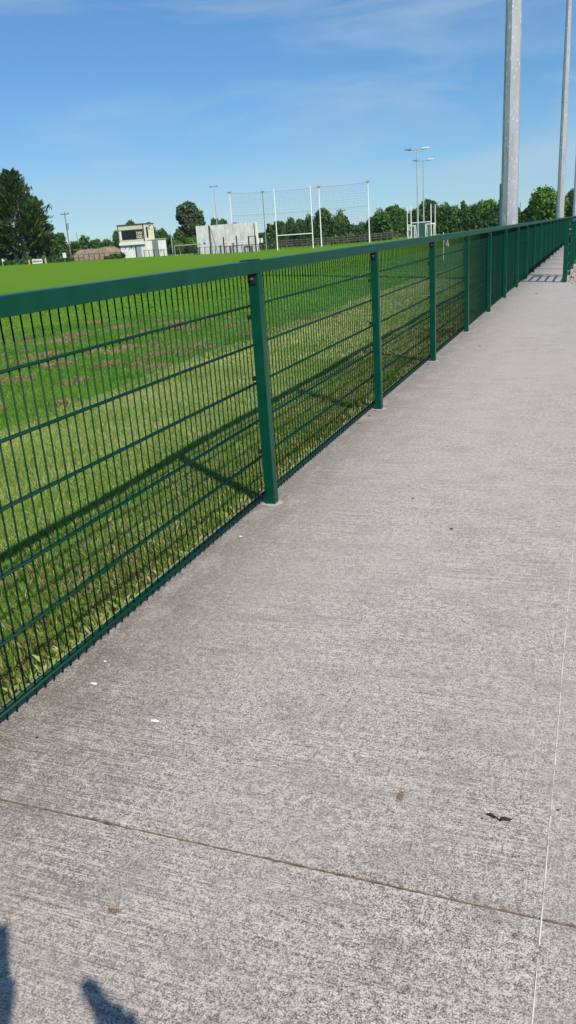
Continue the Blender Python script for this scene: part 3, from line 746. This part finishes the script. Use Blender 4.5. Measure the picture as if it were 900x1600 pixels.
for i in range(n_): b = MB(); b.box((xb-xa)*i/n_+.03, (xb-xa)*(i+1)/n_-.03, -.02, .02, .1, zt); b.build('panel', M_teal, t)
for i in range(n_+1): b = MB(); b.tube(((xb-xa)*i/n_, .05, -.1), ((xb-xa)*i/n_, .05, zt+.1), .05, n=6); b.build('post', M_dark, t)

# ------------------------------------------------------------------ trees
def leaf_cloud(name, pts, nrm, size, M, seed, stretch=1.0, jitter=.9):
    r = np.random.default_rng(seed); n = len(pts)
    d = nrm+jitter*r.normal(size=(n, 3)); d /= np.linalg.norm(d, axis=1, keepdims=True)
    a = np.cross(d, r.normal(size=(n, 3))); a /= np.linalg.norm(a, axis=1, keepdims=True); b = np.cross(d, a)
    s = (size*(.55+.9*r.random(n)))[:, None]
    V = np.stack([pts+a*s*stretch, pts+b*s*.62+d*s*.15, pts-a*s*stretch, pts-b*s*.62-d*s*.1], 1).reshape(-1, 3)
    return np_mesh(name, V, np.arange(4*n).reshape(-1, 4), M)
def crown_points(lobes, per, seed, inner=.25):
    r = np.random.default_rng(seed); P = []; Nn = []
    for (cx, cy, cz, rx, ry, rz) in lobes:
        n = int(per*(rx*ry+ry*rz+rx*rz)/3); d = r.normal(size=(n, 3)); d /= np.linalg.norm(d, axis=1, keepdims=True)
        rad = 1-inner*r.random(n)**1.3+.10*r.normal(size=n)
        # clumpy: pull towards random clump directions
        cd = r.normal(size=(14, 3)); cd /= np.linalg.norm(cd, axis=1, keepdims=True)
        best = (d@cd.T).max(1); rad *= .86+.2*np.clip((best-.5)/.5, 0, 1)
        keep = r.random(n) < .45+.55*np.clip((best-.35)/.4, 0, 1)
        p = d*rad[:, None]*np.array([rx, ry, rz])+np.array([cx, cy, cz]); P.append(p[keep]); Nn.append(d[keep])
    return np.concatenate(P), np.concatenate(Nn)
def lobes_round(r, h, w, base, k):
    L = [(0, 0, base+(h-base)*.52, w*.36, w*.36, (h-base)*.44)]
    for i in range(k):
        a = r.uniform(0, 6.28); u = r.uniform(.12, .86); rr = w*.5*math.sin(math.pi*min(.95, u*.8+.16))*r.uniform(.45, .72)
        s_ = w*r.uniform(.14, .25); L.append((math.cos(a)*rr, math.sin(a)*rr, base+(h-base)*u, s_, s_, s_*r.uniform(.75, 1.05)))
    return L
def trunk_mesh(h, r0, seed, M, limbs=5):
    r = random.Random(seed); b = MB(); pts = [Vector((0, 0, -.2))]; x = y = 0
    for i in range(1, 6): x += r.uniform(-.05, .05)*h*.15; y += r.uniform(-.05, .05)*h*.15; pts.append(Vector((x, y, h*.62*i/5)))
    b.path(pts, [r0*(1-.13*i) for i in range(6)], 7)
    for i in range(limbs):
        s = pts[2+i % 3]; a = r.uniform(0, 6.28); e = s+Vector((math.cos(a)*h*.2, math.sin(a)*h*.2, h*r.uniform(.14, .28))); m_ = (s+e)/2+Vector((0, 0, h*.03)); b.path([s, m_, e], [r0*.45, r0*.3, r0*.12], 5)
    return b.mesh('trunk', M)
proto = []
for i, (M, hh, ww, bs) in enumerate(((M_leafA, 9, 9, .5), (M_leafB, 9, 8, .4), (M_leafC, 9, 9.5, .3), (M_leafA, 9, 7, .6), (M_leafB, 9, 10, .3), (M_leafD, 9, 8, 1.0))):
    r = random.Random(50+i); P, Nn = crown_points(lobes_round(r, hh, ww, bs, 13), 105, 60+i)
    proto.append((leaf_cloud('crown', P, Nn, .34, M, 70+i), trunk_mesh(hh, .26, 80+i, M_bark)))
def tree(px, top, wpx, dist, k, label, group=None, zbase=None, name='hedge_tree'):
    x = X_at(px, dist, 3); z0 = field_z(x, dist); h_ = Z_at(top, x, dist)-z0
    d = (Vector((x, dist, 3))-CAM).dot(CF); w_ = wpx*d/F_PX
    t = thing(name, (x, dist, z0), label, 'tree', group, rz=random.uniform(0, 6.28))
    cm, tm = proto[k]; c = link('crown', cm, t); q = link('trunk', tm, t)
    pw = (9, 8, 9.5, 7, 10, 8)[k]
    c.scale = (w_/pw, w_/pw, h_/9.0); q.scale = (w_/pw, w_/pw, h_/9.0)
GR = 'trees of the hedgerow beyond the field'
GL = 'leafy green tree in the hedgerow behind the net and distant goals'
HL = ['dark hedgerow tree just inside the left goalpost', 'broad dark hedgerow tree between the goalposts', 'dark hedgerow tree in the middle of the goal mouth', 'green hedgerow tree behind the right goalpost',
      'tall dark domed hedgerow tree next to the net mast beside the goal', 'green hedgerow tree at the crossarm utility pole', 'dull low hedgerow tree past the crossarm utility pole', 'low green hedgerow tree in the dip before the last net mast',
      'broad dark hedgerow tree just past the last net mast', 'green hedgerow tree over the end of the timber fence', 'dark hedgerow tree between the timber fence and the distant goal', 'broad dark hedgerow tree at the thin far goalposts',
      'narrow green hedgerow tree behind the teal screen', 'highest dark hedgerow tree behind the twin floodlights', 'green hedgerow tree right of the distant goal', 'green hedgerow tree over the white sideline flag',
      'broad dark hedgerow tree between the sideline flag and the thick steel column', 'green hedgerow tree two along from the thick steel column', 'bright hedgerow tree beside the thick steel column', 'green hedgerow tree hidden behind the thick steel column']
for i, (px, top, w_, ds, k) in enumerate([(437, 347, 26, 160, 1), (452, 341, 24, 164, 4), (470, 344, 26, 158, 1), (487, 338, 26, 166, 0), (507, 328, 34, 160, 1), (528, 333, 26, 168, 0), (548, 352, 30, 160, 5), (566, 349, 28, 164, 0),
      (584, 338, 30, 160, 4), (600, 329, 30, 170, 0), (614, 323, 34, 190, 1), (630, 326, 30, 200, 4), (650, 326, 36, 204, 3), (668, 314, 40, 206, 1), (690, 320, 36, 204, 0), (708, 324, 34, 202, 0), (726, 322, 36, 200, 4),
      (746, 317, 38, 186, 0), (764, 313, 40, 180, 2), (781, 320, 30, 188, 0)]):
    tree(px, top, w_, ds, k, HL[i], GR)
tree(812, 332, 34, 185, 5, 'low dull green tree in the gap between the steel columns', GR)
tree(829, 326, 30, 180, 0, 'small tree at the foot of the broad bright tree', GR)
tree(856, 293, 58, 150, 2, 'broad bright green tree behind the second steel column')
tree(893, 298, 34, 165, 5, 'dull grey green tree right of the broad bright tree')
tree(925, 296, 50, 165, 0, 'leafy tree past the last steel column')
GL2 = ['dark tree between the cypresses and the leaning utility pole', 'bushy dark tree right behind the leaning utility pole', 'broad low tree at the left end of the soil mound', 'green low tree over the soil mound by the small distant pole', 'broad low tree over the middle of the soil mound', 'green low tree over the right of the soil mound', 'dark tree against the left wall of the commentary box', 'dark tree top poking over the commentary box scoreboard', 'dark tree top at the side of the commentary box roof', 'broad dark tree right of the commentary box lean-to']
for i, (px, top, w_, ds, k) in enumerate(((62, 384, 30, 178, 1), (90, 366, 34, 168, 1), (112, 378, 30, 172, 4), (132, 376, 30, 176, 0), (150, 374, 28, 176, 4), (168, 375, 30, 174, 0), (186, 362, 24, 170, 1), (208, 347, 26, 160, 1), (236, 350, 24, 162, 1), (256, 358, 28, 160, 4))):
    tree(px, top, w_, ds, k, GL2[i], GR)
for px, top, w_, ds, k, lb in ((279, 363, 26, 152, 1, 'dark tree under the left flank of the tall rounded tree'), (275, 376, 24, 146, 2, 'bright bush behind the plain grey pole'), (300, 372, 26, 146, 2, 'bright bush behind the low training goal'), (318, 360, 24, 150, 5, 'dull bush tucked against the left end of the ball wall')):
    tree(px, top, w_, ds, k, lb, GR)
for px, top, w_, ds, k, lb in ((338, 343, 20, 168, 1, 'dark tree top over the ball wall left of the slim lamp mast'), (350, 344, 18, 170, 1, 'dark tree top over the ball wall right of the slim lamp mast'), (366, 349, 22, 172, 4, 'low dark tree top over the ball wall at the white net mast'), (384, 351, 20, 174, 1, 'low dark tree top over the ball wall above the black frame'), (410, 364, 26, 168, 1, 'dark tree behind the small white notice sign'), (424, 352, 22, 172, 4, 'dark tree just outside the left goalpost')):
    tree(px, top, w_, ds, k, lb, GR)
# tall rounded ash left of the ball wall
def big_ash():
    dist = END+24; x = X_at(293, dist, 6); z0 = field_z(x); ht = Z_at(318, x, dist)-z0; sc_ = (Vector((x, dist, 6))-CAM).dot(CF)/F_PX
    t = thing('ash_tree', (x, dist, z0), 'tall rounded grey green tree left of the concrete ball wall', 'tree')
    r = random.Random(11); Lb = []
    for dx, zy, rr in ((-6, 332, 12), (4, 328, 12), (12, 340, 11), (2, 344, 13), (18, 352, 9), (-10, 342, 8), (10, 358, 12), (-4, 360, 9), (-14, 362, 8), (20, 366, 9), (-12, 376, 9), (4, 374, 12), (16, 380, 10), (-2, 322, 6), (22, 345, 5)):
        zz = Z_at(zy, x, dist)-z0; rm = rr*sc_; Lb.append((dx*sc_, r.uniform(-.8, .8), zz, rm, rm*1.1, rm*.95))
    P, Nn = crown_points(Lb, 300, 33, .3); link('crown', leaf_cloud('crown', P, Nn, .3, M_leafD, 34), t)
    link('trunk', trunk_mesh(ht, .4, 35, M_barkp, 7), t)
big_ash()
# cypress trees: upswept sprays on layered branches
def cypress(px, top, wpx, dist, seed, label, group):
    x = X_at(px, dist, 8); z0 = field_z(x); ht = Z_at(top, x, dist)-z0; sc_ = (Vector((x, dist, 8))-CAM).dot(CF)/F_PX; w_ = wpx*sc_
    t = thing('cypress_tree', (x, dist, z0), label, 'tree', group); r = random.Random(seed); rn = np.random.default_rng(seed)
    b = MB(); leans = []
    for q in range(3):                   # several stems from one stool
        a = q*2.1+r.uniform(-.4, .4); e = Vector((math.cos(a)*w_*.11, math.sin(a)*w_*.11, 0)); tp = Vector((e.x*.6+r.uniform(-.3, .3), e.y*.6, ht*r.uniform(.72, .9)))
        b.path([e+Vector((0, 0, -.2)), e+(tp-e)*.35+Vector((r.uniform(-.2, .2), 0, 0)), tp], [.42, .3, .08], 7)
    P = []; D = []; S = []
    nb = 270
    for i in range(nb):
        u = (i+.5)/nb; z = ht*(.13+.85*u**.9); prof = w_*.5*min(1, (1.04-u)*1.75)**.62*(.72+.28*min(1, u*4)); a = r.uniform(0, 6.283); ln = prof*r.uniform(.6, 1.22)
        up = .16+.75*u+r.uniform(-.12, .2); d0 = np.array([math.cos(a), math.sin(a), up]); d0 /= np.linalg.norm(d0)
        s0 = np.array([math.cos(a)*prof*.08, math.sin(a)*prof*.08, z-ln*up*.62])
        e0 = s0+d0*ln
        if i % 3 == 0: b.tube(tuple(s0), tuple(s0+d0*ln*.7), .07, .02, 4)
        n = 36
        tt = .3+.7*rn.random(n)**.7; spread = .22*ln*(1.1-tt*.75)
        p = s0+d0*(ln*tt)[:, None]+rn.normal(size=(n, 3))*spread[:, None]*np.array([.8, .8, .38])
        P.append(p); dd = d0*1.0+np.array([0, 0, .35])+.35*rn.normal(size=(n, 3)); D.append(dd)
    P = np.concatenate(P); D = np.concatenate(D); D /= np.linalg.norm(D, axis=1, keepdims=True); n = len(P)
    keep = P[:, 2] > ht*.10; P, D = P[keep], D[keep]; n = len(P)
    side = np.cross(D, rn.normal(size=(n, 3))); side /= np.linalg.norm(side, axis=1, keepdims=True)
    s = (.42*(.6+.9*rn.random(n)))[:, None]*ht/18
    V = np.stack([P-D*s, P+side*s*.34, P+D*s*1.35, P-side*s*.34], 1).reshape(-1, 3)
    link('crown', np_mesh('crown', V, np.arange(4*n).reshape(-1, 4), M_cyp), t); link('trunk', b.mesh('trunk', M_barkp), t)
GC = 'dark cypress trees at the field corner'
cypress(26, 264, 92, END+10, 1, 'tallest dark cypress with upswept sprays at the field corner', GC)
cypress(-22, 272, 84, END+12, 2, 'dark cypress half cut off left of the tallest one', GC)
cypress(56, 306, 44, END+15, 3, 'smaller dark cypress on the pole side of the tallest one', GC)

# hedge bottom and rough growth that closes the gaps: one mass
r = np.random.default_rng(90); P = []; Nn = []
def hedge(px0, px1, along, hh, n):
    A = X_at(px0, along, 0); B = X_at(px1, along, 0)
    x = A+(B-A)*r.random(n); z = r.random(n)**.8; top = hh*(.75+.25*np.sin(x*.9)+.18*np.sin(x*2.3+1)+.1*np.sin(x*5.1))
    y = along+(r.random(n)-.5)*2.4*(1-z*.5); zz = np.array([field_z(a) for a in x])
    P.append(np.stack([x, y, zz+z*top], 1)); d = r.normal(size=(n, 3)); d[:, 1] -= .7; d[:, 2] += .5; Nn.append(d/np.linalg.norm(d, axis=1, keepdims=True))
hedge(-60, 190, END+20, 2.6, 5200); hedge(225, 430, END+17, 2.4, 3600); hedge(405, 612, END+28, 4.2, 7500); hedge(605, 720, 196, 5.0, 5500); hedge(690, 960, 178, 5.0, 9000)
hedge(-40, 62, END+3.5, 1.1, 1600); hedge(60, 112, END+4, 1.3, 700); hedge(165, 192, END+4, 1.0, 350)
def hedge_w(x0, x1, y0, y1, hh, n):
    u = r.random(n); x = x0+(x1-x0)*u; y = y0+(y1-y0)*u+(r.random(n)-.5)*3; z = r.random(n)**.8; top_ = hh*(.75+.25*np.sin(x*.3+y*.2)+.18*np.sin(x*.9+y*.7))
    P.append(np.stack([x, y, np.array([field_z(a) for a in x])+z*top_], 1)); d = r.normal(size=(n, 3)); d[:, 2] += .5; Nn.append(d/np.linalg.norm(d, axis=1, keepdims=True))
hedge_w(-250, -100, 120, 152, 5.5, 9000); hedge_w(-260, -250, -60, 120, 5.5, 7000); hedge_w(10, 120, 180, 150, 6, 6000)
P = np.concatenate(P); Nn = np.concatenate(Nn)
tag(link('hedgerow', leaf_cloud('hedgerow', P, Nn, .33, M_leafB, 91)), 'tangled green hedge bottom along the edge of the field', 'hedge', kind='stuff')

# ------------------------------------------------------------------ grass blades near the fence
def blades(name, x0, x1, y0, y1, n, hmin, hmax, wd, M, seed, label, mask=None):
    r = np.random.default_rng(seed); x = x0+(x1-x0)*r.random(n); y = y0+(y1-y0)*r.random(n)
    if mask is not None:
        k = r.random(n) < mask(x, y); x, y = x[k], y[k]
    n = len(x); z = np.array([field_z(a) for a in x])+np.where((x > -12) & (y < 24), .012*np.sin(x*2.1+y*1.3)+.01*np.sin(y*2.9-x*1.7), 0)
    clump = .65+.35*np.sin(x*7.3+1.7*np.sin(y*5.1))*np.sin(y*6.7+1.3*np.sin(x*4.2))
    h = (hmin+(hmax-hmin)*r.random(n)**1.6)*(.7+.5*clump); a = r.random(n)*6.283; lean = (.35+.9*r.random(n))*h
    ca, sa = np.cos(a), np.sin(a); w = wd*(.6+.8*r.random(n)); b_ = r.random(n)*6.283; px, py = -np.sin(b_)*w, np.cos(b_)*w
    p0 = np.stack([x-px, y-py, z-.006], 1); p1 = np.stack([x+px, y+py, z-.006], 1)
    m0 = np.stack([x+ca*lean*.35-px*.8, y+sa*lean*.35-py*.8, z+h*.62], 1); m1 = np.stack([x+ca*lean*.35+px*.8, y+sa*lean*.35+py*.8, z+h*.62], 1)
    tp = np.stack([x+ca*lean, y+sa*lean, z+h], 1)
    V = np.stack([p0, p1, m1, m0, tp], 1).reshape(-1, 3); i = 5*np.arange(n)[:, None]
    T = np.concatenate([i+[0, 1, 2], i+[0, 2, 3], i+[3, 2, 4]], 0)
    tag(link(name, np_mesh(name, V, T, M)), label, 'grass', kind='stuff')
def patchy(x, y): return .5+.5*np.sin(x*2.7+1.9*np.sin(y*1.9))*np.sin(y*2.3+1.3*np.sin(x*1.6))
E0 = EDGE-.014
near = lambda x, y: (y > 1.2-.0*x) & (-x < 1.0+y*1.15)
blades('dry_grass', E0-3.1, E0, 1.4, 9.5, 260000, .014, .042, .0014, M_dry, 21, 'dry pale grass strip growing along the fence foot', lambda x, y: near(x, y)*(.6+.4*patchy(x, y))*np.clip(.25+(E0-x)*.75, 0, 1))
blades('short_grass', E0-3.1, E0, 1.4, 9.5, 200000, .014, .045, .0015, M_lush, 22, 'short green grass mixed into the dry strip by the fence', lambda x, y: near(x, y)*(1-.5*patchy(x, y))*np.clip(1.15-(E0-x)*.38, .22, 1))
blades('verge_grass', E0-3.2, E0, 9.5, 24, 140000, .012, .036, .0042, M_dry, 23, 'pale grass strip further along the fence')
blades('lush_grass', E0-9, E0-2.9, 2.5, 16, 230000, .018, .05, .0026, M_lush, 24, 'lush green grass with bare patches behind the fence', lambda x, y: near(x, y)*(.75+.25*patchy(y, x)))
blades('field_grass', E0-26, E0-3, 8, 42, 120000, .015, .045, .0095, M_lush, 25, 'mown field grass seen through the fence', lambda x, y: (-x < 3+y*.95)*(1.0*((x < E0-9) | (y > 16))))

# withered patches: clusters of brown blades
M_withered = blade_mat('withered_blade', [(0, (.13, .10, .04)), (.5, (.23, .17, .075)), (1, (.40, .33, .16))], .15)
rw = np.random.default_rng(44); cx_ = []; cy_ = []
for q in range(80):
    yc = rw.uniform(3.5, 15); dd = rw.uniform(2.6, 8.5); s_ = rw.uniform(.05, .16); n = int(rw.uniform(90, 420)*(s_/.1))
    cx_.append(E0-dd+rw.normal(size=n)*s_*.8); cy_.append(yc+rw.normal(size=n)*s_*1.3)
cx_ = np.concatenate(cx_); cy_ = np.concatenate(cy_)
def scatter(name, x, y, hmin, hmax, wd, M, label, seed):
    r = np.random.default_rng(seed); n = len(x); z = np.array([field_z(a) for a in x])+.004
    h = hmin+(hmax-hmin)*r.random(n); a = r.random(n)*6.283; l_ = (.3+.7*r.random(n))*h; w = wd*(.6+.8*r.random(n)); b_ = r.random(n)*6.283
    px, py = -np.sin(b_)*w, np.cos(b_)*w
    p0 = np.stack([x-px, y-py, z-.01], 1); p1 = np.stack([x+px, y+py, z-.01], 1); tp = np.stack([x+np.cos(a)*l_, y+np.sin(a)*l_, z+h], 1)
    mm = np.stack([x+np.cos(a)*l_*.4+px*.7, y+np.sin(a)*l_*.4+py*.7, z+h*.7], 1)
    V = np.stack([p0, p1, mm, tp], 1).reshape(-1, 3); i = 4*np.arange(n)[:, None]
    tag(link(name, np_mesh(name, V, np.concatenate([i+[0, 1, 2], i+[0, 2, 3]], 0), M)), label, 'grass', kind='stuff')
scatter('withered_grass', cx_, cy_, .025, .055, .005, M_withered, 'small withered brown patches in the grass behind the fence', 45)
xw = E0-np.abs(rw.normal(size=16000))*.45; yw = rw.uniform(1.4, 12, 16000); kw = rw.random(16000) < .25+.75*patchy(yw*1.7, xw*2.1)
scatter('withered_edge_grass', xw[kw], yw[kw], .015, .04, .0013, M_withered, 'thin brownish withered grass close to the fence foot', 47)
yt = rw.uniform(1.5, 16, 5200); kt = rw.random(5200) < np.clip(np.sin(yt*3.1+np.sin(yt*7))*.6+.35, .05, 1); yt = yt[kt]
scatter('edge_tufts', EDGE+.004-np.abs(rw.normal(size=len(yt)))*.03, yt, .025, .07, .0009, M_dry, 'longer grass tufts along the concrete edge under the mesh', 46)

# ------------------------------------------------------------------ small things on the concrete
def blob(name, px, py, sx_, sy_, hz, M, label, cat, seed, group=None):
    p = hit(px, py, 0); r = random.Random(seed); b = MB(); n = 11; ring = []
    for k_, (q, zz) in enumerate(((1.0, .0004), (.86, hz*.7), (.45, hz))):
        for i in range(n):
            a = 6.283*i/n; rr = q*(1+.22*math.sin(2*a+seed)+.14*math.sin(3*a+seed*2)); ring.append((math.cos(a)*sx_*rr, math.sin(a)*sy_*rr, zz))
    fs = [(k_*n+i, k_*n+(i+1) % n, (k_+1)*n+(i+1) % n, (k_+1)*n+i) for k_ in range(2) for i in range(n)]+[tuple(range(2*n, 3*n))]
    b.add(ring, fs); o = b.build(name, M, smooth=True); o.location = p; return tag(o, label, cat, group)
M_gum = mat('white_dropping', (.85, .85, .83), .8); M_bit = mat('dark_debris', (.018, .013, .012), .75)
blob('bird_dropping', 242, 1126, .0125, .0075, .002, M_gum, 'oval white dropping on the concrete away from the fence', 'dropping', 1)
blob('bird_dropping', 147, 1068, .012, .006, .002, M_gum, 'ragged white dropping on the concrete close to the mesh', 'dropping', 2)
blob('bird_dropping', 164, 1033, .006, .004, .0015, M_gum, 'tiny white dropping touching the fence foot', 'dropping', 3)
blob('bird_dropping', 376, 838, .012, .007, .0015, M_gum, 'white fleck near the foot of the first post', 'dropping', 4)
blob('soil_crumb', 58, 1153, .005, .004, .004, M_bit, 'black crumb on the concrete near the mesh', 'debris', 5)
blob('soil_crumb', 705, 827, .009, .007, .006, M_bit, 'black crumb alone on the middle of the path', 'debris', 6)
blob('soil_crumb', 645, 779, .008, .005, .005, M_bit, 'small dark crumb further along the middle of the path', 'debris', 7)
blob('soil_crumb', 750, 541, .014, .009, .006, M_bit, 'dark crumb beside the distant fence posts', 'debris', 8)
blob('soil_crumb', 872, 1266, .0035, .003, .003, M_bit, 'black speck beside the white ridge line', 'debris', 9)
blob('soil_crumb', 838, 459, .022, .016, .01, M_bit, 'dark crumb on the path before the gate shadow', 'debris', 10)
blob('soil_crumb', 753, 1279, .0035, .003, .003, M_bit, 'black speck beside the shrivelled dark twig', 'debris', 12)
p = hit(778, 1279, 0); q = [hit(a_, b_, 0)-p for a_, b_ in ((762, 1274), (767, 1275), (772, 1278), (777, 1279), (781, 1283), (788, 1281), (797, 1283))]
b = MB(); rs = [.0026, .0050, .0032, .0012, .0018, .0052, .0036]
b.path([v_+Vector((0, 0, r_c*.8+.001*(i_ % 2))) for i_, (v_, r_c) in enumerate(zip(q, rs))], rs, 6)
for i_, v_ in enumerate(q):
    b.tube(v_+Vector((-.003, .002, .002)), v_+Vector((.004, -.002, .008)), rs[i_]*.8, rs[i_]*.5, 5)
o = b.build('twig', M_bit); o.location = p; tag(o, 'shrivelled dark twig lying on the concrete near the ridge line', 'twig')
M_rust = mat('rust_stain', (.20, .135, .085), .95)
g = G(M_rust); g.color(g.ramp(g.noise(g.gpos(), 160, 4), [(.35, (.10, .06, .032)), (.6, (.23, .165, .115)), (.78, (.40, .35, .30))]))
for px, py, s1, s2, sd_, lab in ((625, 1245, .007, .012, 3, 'brown smudged stain on the concrete left of the dark twig'), (178, 1423, .011, .005, 5, 'faint brown stain below the cross joint')):
    p = hit(px, py, 0); r = random.Random(sd_); b = MB()
    for q in range(190):                  # crumbs of rusty soil rubbed into the surface
        x, y = r.gauss(0, s1*.75), r.gauss(0, s2*.75); rr = r.uniform(.0008, .0026); n = 6
        b.add([(x+rr*r.uniform(.6, 1.2)*math.cos(i*6.283/n), y+rr*r.uniform(.6, 1.2)*math.sin(i*6.283/n), .0003+q*.000004) for i in range(n)]+[(x, y, .0008+q*.000004)], [(i, (i+1) % n, n) for i in range(n)])
    o = b.build('stain', M_rust); o.location = p; tag(o, lab, 'stain')
for i, (px, py) in enumerate(((586, 642), (577, 650), (560, 662), (668, 570))):
    blob('leaf_litter', px, py, .016, .006, .004, M_bit, 'dark scrap of leaf litter at a fence post foot', 'debris', 30+i, 'leaf litter at the post feet')

# ------------------------------------------------------------------ photographer (behind the lens; only the shadow shows)
def L2W(v): return turn(v)
def skin_mesh(name, joints, edges, sub=2):
    me = bpy.data.meshes.new(name); me.from_pydata([L2W(j[:3]) for j in joints], edges, []); o = bpy.data.objects.new(name, me); col.objects.link(o)
    o.modifiers.new('skin', 'SKIN'); s_ = o.modifiers.new('sub', 'SUBSURF'); s_.levels = sub; s_.render_levels = sub
    for i, j in enumerate(joints):
        d = me.skin_vertices[0].data[i]; rr = j[3]; d.radius = rr if isinstance(rr, tuple) else (rr, rr)
    me.skin_vertices[0].data[0].use_root = True
    dg_ = bpy.context.evaluated_depsgraph_get(); ev = o.evaluated_get(dg_); m2 = bpy.data.meshes.new_from_object(ev); col.objects.unlink(o); bpy.data.objects.remove(o)
    for p_ in m2.polygons: p_.use_smooth = True
    return m2
J = [(.08, -.42, .94, .15), (.08, -.43, 1.12, .14), (.08, -.44, 1.30, .15), (.08, -.45, 1.42, .10), (.08, -.43, 1.49, .055), (.08, -.40, 1.57, .085), (.08, -.39, 1.66, .095), (.08, -.40, 1.74, .06),
     (-.10, -.44, 1.38, .065), (-.14, -.36, 1.14, .05), (.0, -.15, 1.255, .035), (.03, -.075, 1.325, .036),
     (.26, -.44, 1.38, .065), (.37, -.34, 1.16, .05), (.31, -.14, 1.235, .034), (.272, -.105, 1.295, .032),
     (-.02, -.42, .82, .105), (-.04, -.40, .48, .07), (-.05, -.43, .09, .05), (-.07, -.28, .035, .036),
     (.18, -.42, .82, .105), (.20, -.40, .48, .07), (.21, -.43, .09, .05), (.25, -.28, .035, .036)]
Ed = [(0, 1), (1, 2), (2, 3), (3, 4), (4, 5), (5, 6), (6, 7), (2, 8), (8, 9), (9, 10), (10, 11), (2, 12), (12, 13), (13, 14), (14, 15), (0, 16), (16, 17), (17, 18), (18, 19), (0, 20), (20, 21), (21, 22), (22, 23)]
# right hand: raised forefinger and curled others, thumb; left hand: fingers along the phone edge
def chain(root, pts, rad):
    prev = root
    for q_, rr in zip(pts, rad): J.append((*q_, rr)); Ed.append((prev, len(J)-1)); prev = len(J)-1
chain(15, [(.248, -.092, 1.33), (.235, -.084, 1.365), (.225, -.079, 1.395)], [.022, .021, .019])
chain(15, [(.268, -.085, 1.318), (.268, -.062, 1.308), (.268, -.07, 1.288)], [.0105, .0095, .009])
chain(15, [(.288, -.09, 1.302), (.289, -.07, 1.294), (.287, -.078, 1.276)], [.010, .009, .0085])
chain(15, [(.304, -.098, 1.285), (.306, -.082, 1.277), (.302, -.088, 1.262)], [.009, .0085, .008])
chain(15, [(.244, -.10, 1.295), (.238, -.082, 1.31)], [.011, .009])
for i, zz in enumerate((1.39, 1.37, 1.35, 1.33)): chain(11, [(-.025, -.07, zz), (-.031, -.052, zz+.006), (-.028, -.04, zz+.01)], [.0095, .009, .008])
chain(11, [(.062, -.08, 1.365), (.07, -.068, 1.40)], [.012, .0095])
bm_ = skin_mesh('person', J, Ed)
for M in (M_shirt, M_trouser, M_skin): bm_.materials.append(M)
inv = math.cos(YAW), math.sin(YAW)
for p_ in bm_.polygons:
    c = p_.center; lx = c.x*inv[0]+c.y*inv[1]; ly = -c.x*inv[1]+c.y*inv[0]
    p_.material_index = 1 if c.z < .93 else (2 if (c.z > 1.475 or ly > -.19) else 0)
person = link('person', bm_); tag(person, 'person in navy top photographing the path, only their shadow falling into view', 'person')
b = MB(); rh = random.Random(2)
hv = []; 
for j in range(7):
    th = math.pi*.5*j/6
    for i in range(14):
        a = 6.283*i/14; rr = .103*math.cos(th)*(1+.04*rh.uniform(-1, 1)); hv.append(L2W((.08+rr*math.sin(a)*.86, -.415+rr*math.cos(a), 1.665+.115*math.sin(th)-(.05 if math.cos(a) < -.2 and j == 0 else 0))))
b.add(hv, [(j*14+i, j*14+(i+1) % 14, (j+1)*14+(i+1) % 14, (j+1)*14+i) for j in range(6) for i in range(14)]); b.build('hair', M_hair, person, smooth=True)
b = MB(); fx = Vector((.08, -.30, 1.655))
for s in (-1, 1): b.tube(L2W((.08+s*.034, -.303, 1.67)), L2W((.08+s*.034, -.293, 1.67)), .012, .008, 8)
b.build('eye', M_white, person)
b = MB(); b.tube(L2W((.08, -.30, 1.66)), L2W((.08, -.275, 1.625)), .011, .016, 6); b.build('nose', M_skin, person)
b = MB(); b.tube(L2W((.055, -.302, 1.59)), L2W((.105, -.302, 1.59)), .008, n=6); b.build('mouth', M_red, person)
# phone, lens just ahead of its back
ph = bpy.data.objects.new('phone', None); col.objects.link(ph); ph.matrix_world = Matrix((CR, CU, -CF)).transposed().to_4x4(); ph.location = CAM
tag(ph, 'dark smartphone held up by the person taking the picture', 'phone')
b = MB(); b.box(-.016, .062, -.132, .024, .012, .020); b.build('body', M_glassb, ph, bevel=.0025)
b = MB(); b.tube((0, 0, .0119), (0, 0, .009), .007, n=12); b.build('lens_ring', M_black, ph)

# ------------------------------------------------------------------ thin summer haze
b = MB(); b.box(-420, 420, -60, 420, -1.6, 42); hz = b.build('haze', M_white); hz.data.materials.clear()
M_haze = bpy.data.materials.new('haze'); M_haze.use_nodes = True; nt = M_haze.node_tree; nt.nodes.clear()
pv = nt.nodes.new('ShaderNodeVolumePrincipled'); pv.inputs['Color'].default_value = (.86, .92, 1, 1); pv.inputs['Density'].default_value = .0001; pv.inputs['Anisotropy'].default_value = .2
mo = nt.nodes.new('ShaderNodeOutputMaterial'); nt.links.new(pv.outputs[0], mo.inputs['Volume']); hz.data.materials.append(M_haze)
tag(hz, 'faint blue summer haze over the far trees', 'haze', kind='stuff')
